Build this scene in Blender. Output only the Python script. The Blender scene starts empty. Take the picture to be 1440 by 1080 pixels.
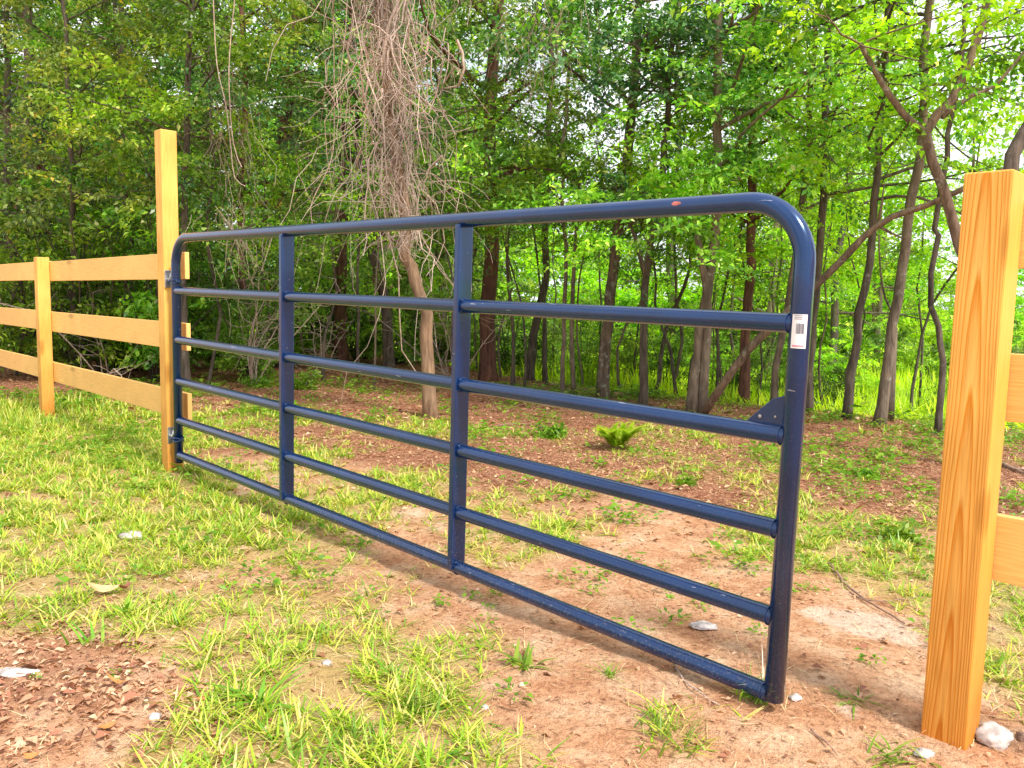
import bpy, math, random
import numpy as np
from math import sin, cos, pi, radians
from mathutils import Vector, Matrix

SC = bpy.context.scene
COL = SC.collection
rng = np.random.default_rng(11)
random.seed(11)

# ------------------------------------------------------------------ camera
F_PX, PITCH, ROLL, CAM_H = 1137.4, 0.1038, 0.0217, 1.0275
_F = np.array([0, cos(PITCH), -sin(PITCH)]); _R = np.array([1., 0, 0]); _U = np.cross(_R, _F)
R_ = cos(ROLL) * _R + sin(ROLL) * _U
U_ = -sin(ROLL) * _R + cos(ROLL) * _U
cam_d = bpy.data.cameras.new('camera'); cam = bpy.data.objects.new('camera', cam_d); COL.objects.link(cam)
cam_d.sensor_width = 36; cam_d.lens = 36 * F_PX / 1440; cam_d.clip_start = 0.05; cam_d.clip_end = 900
M = Matrix(((R_[0], U_[0], -_F[0], 0), (R_[1], U_[1], -_F[1], 0), (R_[2], U_[2], -_F[2], CAM_H), (0, 0, 0, 1)))
cam.matrix_world = M
SC.camera = cam

def ray(px, py):
    return _F + R_ * (px - 720) / F_PX + U_ * (540 - py) / F_PX
def at(px, py, Y):                       # world point on a sight line at world depth Y (metres)
    d = ray(px, py); return np.array([0, 0, CAM_H]) + d * (Y / d[1])
def gp(px, py, z=0.0):                   # where a sight line meets the ground plane
    d = ray(px, py); return np.array([0, 0, CAM_H]) + d * ((z - CAM_H) / d[2])

# ------------------------------------------------------------------ value noise
_perm = np.random.default_rng(5).random((256, 256))
def vnoise(x, y, s=1.0, o=0):
    x = np.asarray(x) * s + 37.3 * o; y = np.asarray(y) * s + 11.7 * o
    xi = np.floor(x).astype(int); yi = np.floor(y).astype(int); fx = x - xi; fy = y - yi
    fx = fx * fx * (3 - 2 * fx); fy = fy * fy * (3 - 2 * fy)
    g = lambda a, b: _perm[a % 256, b % 256]
    return (g(xi, yi) * (1 - fx) + g(xi + 1, yi) * fx) * (1 - fy) + (g(xi, yi + 1) * (1 - fx) + g(xi + 1, yi + 1) * fx) * fy
def fbm(x, y, s=1.0, o=0, n=4):
    v = 0; a = 1; t = 0
    for i in range(n):
        v = v + a * vnoise(x, y, s * 2 ** i, o + i * 3); t += a; a *= .5
    return v / t
def sstep(a, b, x):
    t = np.clip((np.asarray(x) - a) / (b - a), 0, 1); return t * t * (3 - 2 * t)

# ------------------------------------------------------------------ terrain
def rim_dist(x, y):                      # metres beyond the rim where the land drops to the meadow
    ry = np.interp(x, [-60, -14, -3.0, -.6, 1.2, 2.4, 3.4, 4.3, 8, 60], [30, 24, 16, 11.6, 9.3, 8.2, 7.6, 6.9, 5.2, -10])
    return np.asarray(y) - ry
def ground_z(x, y):
    x = np.asarray(x, float); y = np.asarray(y, float)
    z = 0.05 * (fbm(x, y, .7, 1, 3) - .5) + 0.022 * (fbm(x, y, 4.0, 2, 3) - .5)
    z = z - .65 * sstep(-.2, 4.0, rim_dist(x, y))
    z = z + 0.035 * np.exp(-(((x - .65) / .7) ** 2 + ((y - 2.0) / .6) ** 2))
    for cx, cy in ((-1.93, 4.55), (1.06, 1.832), (-3.71, 6.40)):
        z = z + .022 * np.exp(-(((x - cx) ** 2 + (y - cy) ** 2) / .018))
    far = np.sqrt(x * x + y * y)
    return z + 1.2 * sstep(40, 90, far)

# grass density, litter, sand as fields over the ground; blobs sit where the photo shows them
GRASS_B = [(60, 560, .9, 1.5), (150, 600, .6, .9), (330, 560, .5, .3), (50, 660, .7, .8), (200, 700, .6, .7), (350, 740, .6, .7), (80, 780, .4, .8), (480, 720, .5, .7),
           (120, 860, .3, .8), (300, 850, .3, .5), (230, 900, .25, .7), (480, 900, .3, .7), (360, 980, .25, 1.0), (480, 1020, .28, 1.0),
           (590, 960, .2, .8), (720, 900, .22, .7), (350, 1060, .3, .9), (560, 1050, .22, .8), (740, 1050, .15, .6), (900, 1030, .16, .6),
           (1000, 1030, .16, .6), (380, 590, .5, .6), (600, 600, .5, .7), (450, 640, .4, .8), (570, 680, .35, .8), (700, 760, .3, .7),
           (820, 740, .3, .7), (880, 620, .3, .4), (950, 660, .5, .5), (1000, 780, .25, .5), (1100, 740, .3, .6), (1260, 770, .4, .9), (1300, 840, .3, .7),
           (1420, 860, .3, .9), (1420, 960, .2, .7), (1300, 700, .3, .3), (1180, 780, .3, .4), (1060, 1000, .12, .8), (1240, 1060, .15, .7), (240, 655, .3, .5)]
BARE_B = [(60, 990, .3, 1.3), (20, 930, .3, 1.0), (150, 1000, .18, .8), (800, 960, .25, .8), (700, 840, .25, .7), (1150, 930, .3, .8), (1200, 1000, .25, .8), (560, 760, .22, .5),
          (950, 850, .4, .7), (1150, 880, .4, .6), (330, 690, .2, .6), (300, 800, .22, .5), (540, 850, .2, .5), (860, 900, .25, .6), (330, 640, .3, .6), (520, 650, .2, .5), (1090, 1040, .15, .6)]
SAND_B = [(1170, 868, .13, .8), (1250, 888, .12, .8), (510, 800, .15, .3), (560, 715, .35, .5), (400, 650, .3, .4), (1190, 1010, .07, .7), (90, 590, .3, .7), (185, 750, .12, .6), (410, 865, .06, .6),
          (340, 680, .3, .5), (1000, 870, .12, .4), (760, 800, .2, .2)]
def blobs(x, y, L):
    v = 0
    for px, py, r, a in L:
        c = gp(px, py); v = v + a * np.exp(-(((x - c[0]) / r) ** 2 + ((y - c[1]) / (r * 1.25)) ** 2))
    return v
def grass_field(x, y):
    n = fbm(x, y, 2.6, 7, 4)
    base = .55 * sstep(-.2, -1.6, x + .15 * y) * sstep(9.5, 7.0, y) + .16
    v = base + blobs(x, y, GRASS_B) * .85 - blobs(x, y, BARE_B) * .85
    v = v + (n - .52) * 1.7
    v = v * sstep(9.0, 6.6, y - .25 * x) * sstep(.6, .0, rim_dist(x, y))
    return np.clip(v, 0, 1.3)
def litter_field(x, y):
    v = 1.05 * sstep(3.4, 5.4, y + .40 * x) * (1 - .5 * sstep(-1.2, -3, x) * sstep(7.5, 6, y)) + .25 * blobs(x, y, BARE_B[:3])
    return np.clip(v + (fbm(x, y, 1.7, 20, 3) - .5) * .9, 0, 1)
def sand_field(x, y):
    return np.clip(blobs(x, y, SAND_B) * 1.1 + (fbm(x, y, 3.0, 30, 3) - .62) * .8, 0, 1)

# ------------------------------------------------------------------ mesh helpers
def new_obj(name, me, parent=None, mat=None):
    o = bpy.data.objects.new(name, me); COL.objects.link(o)
    if mat is not None and me is not None and not me.materials: me.materials.append(mat)
    if parent is not None: o.parent = parent
    return o
def tag(o, label=None, cat=None, group=None, kind=None):
    if label: o['label'] = label
    if cat: o['category'] = cat
    if group: o['group'] = group
    if kind: o['kind'] = kind
    return o
def thing(name, label, cat, loc=(0, 0, 0), rot=(0, 0, 0), group=None):
    o = bpy.data.objects.new(name, None); COL.objects.link(o)
    o.empty_display_size = .1; o.location = loc; o.rotation_euler = rot
    return tag(o, label, cat, group)

class MB:
    def __init__(s): s.v = []; s.f = []; s.sm = []
    def add(s, vs, fs, smooth=True):
        n = len(s.v); s.v += [tuple(map(float, p)) for p in vs]
        s.f += [tuple(i + n for i in f) for f in fs]; s.sm += [smooth] * len(fs)
    def box(s, x0, x1, y0, y1, z0, z1, m=None):
        vs = [Vector((x, y, z)) for z in (z0, z1) for x, y in ((x0, y0), (x1, y0), (x1, y1), (x0, y1))]
        if m is not None: vs = [m @ p for p in vs]
        s.add(vs, [(3, 2, 1, 0), (4, 5, 6, 7), (0, 1, 5, 4), (1, 2, 6, 5), (2, 3, 7, 6), (3, 0, 4, 7)], False)
    def tube(s, pts, rad, n=8, cap=True, wob=0, squash=None):
        pts = [np.array(p, float) for p in pts]; k = len(pts)
        rs = rad if hasattr(rad, '__len__') else [rad] * k
        t = pts[1] - pts[0]; t = t / (np.linalg.norm(t) + 1e-9)
        a = np.cross(t, [0, 0, 1.]) if abs(t[2]) < .9 else np.cross(t, [0, 1., 0]); a /= np.linalg.norm(a)
        vs = []
        for i, p in enumerate(pts):
            t = pts[min(i + 1, k - 1)] - pts[max(i - 1, 0)]; t = t / (np.linalg.norm(t) + 1e-9)
            a = a - t * (a @ t); a /= (np.linalg.norm(a) + 1e-9); b = np.cross(t, a)
            for j in range(n):
                th = 2 * pi * j / n
                r = rs[i] * (1 + (wob * (random.random() - .5) if wob else 0))
                vs.append(p + r * (cos(th) * a + sin(th) * b))
        fs = [(i * n + j, i * n + (j + 1) % n, (i + 1) * n + (j + 1) % n, (i + 1) * n + j) for i in range(k - 1) for j in range(n)]
        if cap: fs += [tuple(range(n - 1, -1, -1)), tuple((k - 1) * n + j for j in range(n))]
        s.add(vs, fs)
    def build(s, name, mat, parent=None, bevel=0, recalc=True):
        me = bpy.data.meshes.new(name); me.from_pydata(s.v, [], s.f)
        me.polygons.foreach_set('use_smooth', s.sm)
        o = new_obj(name, me, parent, mat)
        if recalc:
            import bmesh
            bm = bmesh.new(); bm.from_mesh(me); bmesh.ops.recalc_face_normals(bm, faces=bm.faces); bm.to_mesh(me); bm.free()
        if bevel:
            m = o.modifiers.new('bevel', 'BEVEL'); m.width = bevel; m.segments = 2; m.limit_method = 'ANGLE'
        return o

def np_mesh(name, V, Fq, mat=None, parent=None, smooth=False, k=4):
    me = bpy.data.meshes.new(name); n = len(V); m = len(Fq)
    me.vertices.add(n); me.vertices.foreach_set('co', np.asarray(V, np.float32).ravel())
    me.loops.add(m * k); me.loops.foreach_set('vertex_index', np.asarray(Fq, np.int32).ravel())
    me.polygons.add(m); me.polygons.foreach_set('loop_start', np.arange(m, dtype=np.int32) * k)
    me.polygons.foreach_set('loop_total', np.full(m, k, np.int32))
    if smooth: me.polygons.foreach_set('use_smooth', np.ones(m, bool))
    me.update(calc_edges=True)
    return new_obj(name, me, parent, mat)

def norm(a): return a / (np.linalg.norm(a, axis=-1, keepdims=True) + 1e-9)
def leaf_verts(pos, d, n, L, W, fold=.22):
    d = norm(d); s = norm(np.cross(d, n)); n = np.cross(s, d)
    L = L[:, None]; W = W[:, None]
    a = pos; b = pos + d * L * .42 + s * W * .5 + n * W * fold; c = pos + d * L - n * L * .12; e = pos + d * L * .42 - s * W * .5 + n * W * fold
    return np.stack([a, b, c, e], 1).reshape(-1, 3)
def quads(n): return np.arange(n * 4).reshape(-1, 4)

def blade_strips(p, az, H, W, lean, droop, seg=3, r=rng):
    """grass blades: tapered, bending strips (seg quads each)"""
    n = len(p); ts = np.linspace(0, 1, seg + 1)
    d = np.stack([np.cos(az), np.sin(az), np.zeros(n)], 1); s = np.stack([-np.sin(az), np.cos(az), np.zeros(n)], 1)
    tw = r.uniform(-.6, .6, n)[:, None]; s = norm(s + tw * d + np.array([0, 0, .2]) * tw)
    V = []
    for t in ts:
        out = (lean * t + droop * t * t)[:, None]; up = (H * (t - .45 * droop / (H + 1e-6) * t * t))[:, None]
        c = p + d * out + np.array([0, 0, 1.]) * up
        w = (W * (1 - t ** 2.2) * .5 + .0003)[:, None]
        V += [c - s * w, c + s * w]
    V = np.stack(V, 1).reshape(-1, 3); k = 2 * (seg + 1)
    b = (np.arange(n) * k)[:, None]
    Fs = np.concatenate([b + np.array([[2 * i, 2 * i + 1, 2 * i + 3, 2 * i + 2]]) for i in range(seg)], 0)
    return V, Fs

# ------------------------------------------------------------------ materials
def mat(name):
    m = bpy.data.materials.new(name); m.use_nodes = True; nt = m.node_tree; nt.nodes.clear()
    out = nt.nodes.new('ShaderNodeOutputMaterial'); b = nt.nodes.new('ShaderNodeBsdfPrincipled')
    nt.links.new(b.outputs[0], out.inputs[0]); return m, nt, b, out
def N(nt, t, **kw):
    n = nt.nodes.new(t)
    for k, v in kw.items():
        if k in n.inputs.keys() if hasattr(n.inputs, 'keys') else False: n.inputs[k].default_value = v
        else: setattr(n, k, v)
    return n
def ramp(nt, stops, fac=None):
    r = nt.nodes.new('ShaderNodeValToRGB'); e = r.color_ramp.elements
    while len(e) < len(stops): e.new(.5)
    for i, (p, c) in enumerate(stops):
        e[i].position = p; e[i].color = (*c, 1) if len(c) == 3 else c
    if fac is not None: nt.links.new(fac, r.inputs[0])
    return r
def noise(nt, vec, scale, detail=4, rough=.55, dist=0):
    n = nt.nodes.new('ShaderNodeTexNoise'); n.inputs['Scale'].default_value = scale; n.inputs['Detail'].default_value = detail
    n.inputs['Roughness'].default_value = rough; n.inputs['Distortion'].default_value = dist
    if vec is not None: nt.links.new(vec, n.inputs['Vector'])
    return n
def coords(nt, kind='Object', scale=(1, 1, 1)):
    t = nt.nodes.new('ShaderNodeTexCoord'); m = nt.nodes.new('ShaderNodeMapping'); m.inputs['Scale'].default_value = scale
    nt.links.new(t.outputs[kind], m.inputs[0]); return m.outputs[0]
def mix(nt, f, a, b, mode='MIX'):
    m = nt.nodes.new('ShaderNodeMix'); m.data_type = 'RGBA'; m.blend_type = mode
    for i, v in ((0, f), (6, a), (7, b)):
        if hasattr(v, 'is_output') or isinstance(v, bpy.types.NodeSocket): nt.links.new(v, m.inputs[i])
        else: m.inputs[i].default_value = v if i == 0 else (*v, 1)
    return m.outputs[2]
def bump(nt, b, h, strength=.4, dist=.01):
    n = nt.nodes.new('ShaderNodeBump'); n.inputs['Strength'].default_value = strength; n.inputs['Distance'].default_value = dist
    nt.links.new(h, n.inputs['Height']); nt.links.new(n.outputs[0], b.inputs['Normal'])
def math_(nt, op, a, b=None, c=None):
    m = nt.nodes.new('ShaderNodeMath'); m.operation = op
    for i, v in enumerate((a, b, c)):
        if v is None: continue
        if isinstance(v, (int, float)): m.inputs[i].default_value = v
        else: nt.links.new(v, m.inputs[i])
    return m.outputs[0]

def leaf_mat(name, stops, transl=.45, rough=.42, objvar=.25, clump=True):
    m, nt, b, out = mat(name)
    geo = nt.nodes.new('ShaderNodeNewGeometry'); oi = nt.nodes.new('ShaderNodeObjectInfo')
    c = ramp(nt, stops, geo.outputs['Random Per Island']).outputs[0]
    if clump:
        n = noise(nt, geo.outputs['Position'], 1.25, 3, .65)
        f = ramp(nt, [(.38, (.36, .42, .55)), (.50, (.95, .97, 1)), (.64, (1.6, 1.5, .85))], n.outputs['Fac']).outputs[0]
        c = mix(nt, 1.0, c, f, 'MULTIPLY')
    hs = nt.nodes.new('ShaderNodeHueSaturation')
    nt.links.new(math_(nt, 'MULTIPLY_ADD', oi.outputs['Random'], .035, .4825), hs.inputs['Hue'])
    nt.links.new(math_(nt, 'MULTIPLY_ADD', oi.outputs['Random'], objvar * 2, 1 - objvar), hs.inputs['Value'])
    nt.links.new(c, hs.inputs['Color']); c = hs.outputs[0]
    nt.links.new(c, b.inputs['Base Color']); b.inputs['Roughness'].default_value = rough; b.inputs['Specular IOR Level'].default_value = .45
    tr = nt.nodes.new('ShaderNodeBsdfTranslucent'); nt.links.new(mix(nt, 1.0, c, (1.25, 1.3, .55), 'MULTIPLY'), tr.inputs[0])
    ms = nt.nodes.new('ShaderNodeMixShader'); ms.inputs[0].default_value = transl
    nt.links.new(b.outputs[0], ms.inputs[1]); nt.links.new(tr.outputs[0], ms.inputs[2]); nt.links.new(ms.outputs[0], out.inputs[0])
    return m
MT = {}
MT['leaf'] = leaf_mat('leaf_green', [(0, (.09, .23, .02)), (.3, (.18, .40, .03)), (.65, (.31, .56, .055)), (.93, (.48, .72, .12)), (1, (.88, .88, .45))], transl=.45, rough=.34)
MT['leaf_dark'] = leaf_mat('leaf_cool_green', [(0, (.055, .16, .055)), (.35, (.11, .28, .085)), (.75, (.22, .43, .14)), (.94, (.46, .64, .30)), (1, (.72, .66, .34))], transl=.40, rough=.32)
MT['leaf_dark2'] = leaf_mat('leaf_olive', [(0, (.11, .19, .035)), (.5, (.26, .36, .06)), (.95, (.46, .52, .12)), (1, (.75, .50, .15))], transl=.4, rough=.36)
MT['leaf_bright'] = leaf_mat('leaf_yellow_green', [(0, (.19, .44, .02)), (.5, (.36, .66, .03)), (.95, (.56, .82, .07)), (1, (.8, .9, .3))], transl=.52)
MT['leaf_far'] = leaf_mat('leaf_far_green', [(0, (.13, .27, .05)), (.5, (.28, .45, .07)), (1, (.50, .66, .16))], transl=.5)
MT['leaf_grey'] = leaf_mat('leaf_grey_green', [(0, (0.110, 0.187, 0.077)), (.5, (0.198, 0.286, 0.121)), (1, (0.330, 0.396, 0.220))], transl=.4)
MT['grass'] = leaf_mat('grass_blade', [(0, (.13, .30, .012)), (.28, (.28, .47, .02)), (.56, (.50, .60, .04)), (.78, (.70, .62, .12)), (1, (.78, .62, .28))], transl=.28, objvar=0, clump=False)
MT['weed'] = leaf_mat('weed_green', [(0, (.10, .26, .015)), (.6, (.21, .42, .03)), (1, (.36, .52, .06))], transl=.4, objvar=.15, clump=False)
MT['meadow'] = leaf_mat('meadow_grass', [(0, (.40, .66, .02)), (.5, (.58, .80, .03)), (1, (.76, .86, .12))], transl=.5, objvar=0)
MT['litter'] = leaf_mat('leaf_litter', [(0, (.14, .05, .028)), (.2, (.38, .16, .085)), (.45, (.60, .32, .18)), (.80, (.66, .40, .23)), (1, (.76, .56, .36))], transl=.1, objvar=0, clump=False)
MT['fern'] = leaf_mat('fern_green', [(0, (.28, .48, .02)), (1, (.48, .66, .05))], transl=.4, objvar=0, clump=False)
MT['thatch'] = leaf_mat('dead_grass', [(0, (.40, .25, .11)), (.5, (.68, .50, .24)), (1, (.86, .72, .42))], transl=.15, objvar=0, clump=False)
MT['straw'] = leaf_mat('dry_straw', [(0, (.55, .45, .28)), (1, (.82, .78, .62))], transl=.2, objvar=0, clump=False)

def bark_mat(name, c0, c1, lichen=0, sc=1.0):
    m, nt, b, out = mat(name)
    v = coords(nt, 'Object', (18 * sc, 18 * sc, 3.2 * sc)); n = noise(nt, v, 1.6, 6, .65, .4)
    c = ramp(nt, [(.32, c0), (.68, c1)], n.outputs['Fac']).outputs[0]
    v2 = coords(nt, 'Object'); n2 = noise(nt, v2, 1.3, 3)
    c = mix(nt, 1.0, c, ramp(nt, [(.35, (.62, .60, .60)), (.65, (1.25, 1.2, 1.15))], n2.outputs['Fac']).outputs[0], 'MULTIPLY')
    if lichen:
        n3 = noise(nt, v2, 14, 6, .75); c = mix(nt, ramp(nt, [(.60 - lichen * .1, (0, 0, 0)), (.76 - lichen * .1, (.8, .8, .8))], n3.outputs['Fac']).outputs[0], c, (.42, .44, .37))
    nt.links.new(c, b.inputs['Base Color']); b.inputs['Roughness'].default_value = .9
    bump(nt, b, n.outputs['Fac'], .9, .02); return m
MT['bark_dark'] = bark_mat('bark_dark', (.045, .034, .027), (.20, .16, .125), lichen=.15)
MT['bark_red'] = bark_mat('bark_reddish', (.06, .025, .02), (.26, .12, .08))
MT['bark_tan'] = bark_mat('bark_tan', (.17, .10, .06), (.44, .29, .18))
MT['bark_lichen'] = bark_mat('bark_lichen', (.06, .04, .03), (.22, .16, .115), lichen=.7)
MT['bark_grey'] = bark_mat('bark_grey', (.09, .068, .05), (.31, .24, .18), lichen=.3)
MT['bark_dead'] = bark_mat('bark_dead_log', (.08, .05, .035), (.30, .21, .145), lichen=.3)
MT['vine'] = bark_mat('dry_vine', (.32, .23, .19), (.82, .66, .56), sc=3)

def wood_mat(name, light, dark, ring=55, pith=(-.09, .02), tilt=.055, wet=False, contrast=1.0, axis=2, blotch=.3):
    """sawn pine: growth rings round an off-centre, slightly tilted pith -> straight and cathedral grain"""
    m, nt, b, out = mat(name)
    t = nt.nodes.new('ShaderNodeTexCoord'); sp = nt.nodes.new('ShaderNodeSeparateXYZ'); nt.links.new(t.outputs['Object'], sp.inputs[0])
    ax = [sp.outputs[i] for i in range(3)]; L = ax.pop(axis)
    wv = nt.nodes.new('ShaderNodeMapping'); sc = [3.0] * 3; sc[axis] = .9; wv.inputs['Scale'].default_value = sc; nt.links.new(t.outputs['Object'], wv.inputs[0])
    nw = noise(nt, wv.outputs[0], 1.0, 2, .5); w = math_(nt, 'MULTIPLY_ADD', nw.outputs['Fac'], .036, -.018)
    tl = math_(nt, 'MULTIPLY', L, tilt)
    a = math_(nt, 'ADD', math_(nt, 'ADD', ax[0], pith[0]), w); c_ = math_(nt, 'ADD', math_(nt, 'ADD', ax[1], pith[1]), tl)
    r = math_(nt, 'SQRT', math_(nt, 'ADD', math_(nt, 'MULTIPLY', a, a), math_(nt, 'MULTIPLY', c_, c_)))
    s = math_(nt, 'FRACT', math_(nt, 'MULTIPLY', r, ring))
    g = ramp(nt, [(0, (0, 0, 0)), (.55, (.35,) * 3), (.86, (1, 1, 1)), (1, (0, 0, 0))], s).outputs[0]
    gf = math_(nt, 'MULTIPLY', g, contrast)
    c = mix(nt, gf, light, dark)
    fv = nt.nodes.new('ShaderNodeMapping'); sc = [320.] * 3; sc[axis] = 7; fv.inputs['Scale'].default_value = sc; nt.links.new(t.outputs['Object'], fv.inputs[0])
    nf = noise(nt, fv.outputs[0], 1, 3, .6)
    c = mix(nt, 1.0, c, ramp(nt, [(.3, (.80, .77, .72)), (.7, (1.12, 1.12, 1.12))], nf.outputs['Fac']).outputs[0], 'MULTIPLY')
    nb = noise(nt, t.outputs['Object'], 2.2, 3, .6)
    c = mix(nt, 1.0, c, ramp(nt, [(.35, (1 - blotch, 1 - blotch * 1.25, 1 - blotch * 1.7)), (.62, (1.05, 1.05, 1.05))], nb.outputs['Fac']).outputs[0], 'MULTIPLY')
    oi = nt.nodes.new('ShaderNodeObjectInfo'); hv = nt.nodes.new('ShaderNodeHueSaturation'); nt.links.new(c, hv.inputs['Color']); nt.links.new(math_(nt, 'MULTIPLY_ADD', oi.outputs['Random'], .14, .92), hv.inputs['Value']); c = hv.outputs[0]
    # knots
    vo = nt.nodes.new('ShaderNodeTexVoronoi'); kv = nt.nodes.new('ShaderNodeMapping'); sc = [6.5] * 3; sc[axis] = 2.0; kv.inputs['Scale'].default_value = sc
    nt.links.new(t.outputs['Object'], kv.inputs[0]); nt.links.new(kv.outputs[0], vo.inputs['Vector']); vo.inputs['Scale'].default_value = 1.0
    c = mix(nt, ramp(nt, [(.0, (.9,) * 3), (.09, (.6,) * 3), (.16, (0, 0, 0))], vo.outputs['Distance']).outputs[0], c, tuple(x * .55 for x in dark))
    if wet:    # soil-stained, damp foot of the post
        z = math_(nt, 'ADD', sp.outputs[2], math_(nt, 'MULTIPLY_ADD', nw.outputs['Fac'], .5, -.25))
        f = ramp(nt, [(0.04, (.95,) * 3), (.14, (.6,) * 3), (.75, (0, 0, 0))], z).outputs[0]
        c = mix(nt, f, c, mix(nt, 1.0, c, (.70, .50, .34), 'MULTIPLY'))
    nt.links.new(c, b.inputs['Base Color']); b.inputs['Roughness'].default_value = .62; b.inputs['Specular IOR Level'].default_value = .25
    bump(nt, b, nf.outputs['Fac'], .25, .002); return m
MT['post_near'] = wood_mat('pine_post_strong_grain', (.97, .56, .14), (.74, .27, .018), ring=300, pith=(.004, .098), tilt=.013, wet=True, blotch=.14)
MT['post'] = wood_mat('pine_post', (.97, .59, .16), (.78, .36, .06), ring=150, pith=(.01, .09), tilt=.02, wet=True, contrast=.7, blotch=.2)
MT['board'] = wood_mat('pine_board', (.98, .61, .21), (.88, .48, .14), ring=120, pith=(.06, .02), tilt=.02, contrast=.55, axis=0, blotch=.08)

def paint():
    m, nt, b, out = mat('navy_gate_paint'); t = nt.nodes.new('ShaderNodeTexCoord'); o = t.outputs['Object']
    n = noise(nt, o, 5, 4); c = ramp(nt, [(.3, (.0005, .013, .064)), (.7, (.001, .024, .110))], n.outputs['Fac']).outputs[0]
    # dust on the upper sides and low down, small chips
    sp = nt.nodes.new('ShaderNodeSeparateXYZ'); nt.links.new(o, sp.inputs[0])
    low = ramp(nt, [(0.0, (1, 1, 1)), (.22, (.25,) * 3), (1.0, (.08,) * 3)], sp.outputs[2]).outputs[0]
    nd = noise(nt, o, 160, 3, .7); dm = ramp(nt, [(.56, (0, 0, 0)), (.72, (1, 1, 1))], nd.outputs['Fac']).outputs[0]
    c = mix(nt, math_(nt, 'MULTIPLY', math_(nt, 'MULTIPLY', dm, low), .38), c, (.42, .36, .34))
    mp = nt.nodes.new('ShaderNodeMapping'); mp.inputs['Scale'].default_value = (9, 60, 60); nt.links.new(o, mp.inputs[0])
    ns = noise(nt, mp.outputs[0], 1.2, 2, .5); sm = ramp(nt, [(.735, (0, 0, 0)), (.75, (1, 1, 1))], ns.outputs['Fac']).outputs[0]
    c = mix(nt, math_(nt, 'MULTIPLY', sm, .7), c, (.35, .36, .42))
    nt.links.new(c, b.inputs['Base Color'])
    r = math_(nt, 'MULTIPLY_ADD', noise(nt, o, 22, 3).outputs['Fac'], .16, .16); nt.links.new(r, b.inputs['Roughness'])
    b.inputs['Specular IOR Level'].default_value = .75; b.inputs['Specular Tint'].default_value = (.38, .60, 1, 1); b.inputs['Coat Weight'].default_value = .55; b.inputs['Coat Roughness'].default_value = .06
    bump(nt, b, noise(nt, o, 45, 3).outputs['Fac'], .025, .001); return m
MT['paint'] = paint()
def plain(name, c, rough=.5, metal=0, var=.25, sc=30):
    m, nt, b, out = mat(name); n = noise(nt, coords(nt), sc, 4)
    nt.links.new(ramp(nt, [(.3, tuple(x * (1 - var) for x in c)), (.7, tuple(min(1, x * (1 + var)) for x in c))], n.outputs['Fac']).outputs[0], b.inputs['Base Color'])
    b.inputs['Roughness'].default_value = rough; b.inputs['Metallic'].default_value = metal
    bump(nt, b, n.outputs['Fac'], .2, .003); return m
MT['steel'] = plain('galvanised_steel', (.55, .56, .58), .38, 1)
MT['weld'] = plain('pale_weld', (.50, .46, .42), .6, .2)
MT['sticker'] = plain('white_sticker', (.82, .82, .84), .4, 0, .03)
MT['ink'] = plain('barcode_ink', (.12, .12, .16), .5, 0, .1)
MT['pink'] = plain('pink_ink', (.72, .25, .33), .5, 0, .1)
MT['red'] = plain('red_primer_smear', (.42, .12, .09), .5, 0, .6, 90)
MT['rock'] = plain('pale_limestone', (.52, .46, .43), .95, 0, .6, 26)
MT['dry_leaf'] = plain('dry_leaf_tan', (.70, .44, .22), .6, 0, .3, 20)
MT['dry_leaf_orange'] = plain('dry_leaf_orange', (.62, .24, .07), .6, 0, .3, 20)
MT['dry_leaf_brown'] = plain('dry_leaf_brown', (.30, .12, .06), .6, 0, .3, 20)
MT['stick'] = plain('twig_brown', (.28, .17, .12), .85, 0, .4, 40)
MT['cut'] = plain('cut_log_orange', (.75, .24, .04), .7, 0, .3, 20)
MT['berry'] = plain('pale_pod', (.75, .60, .40), .6, 0, .15)

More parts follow.
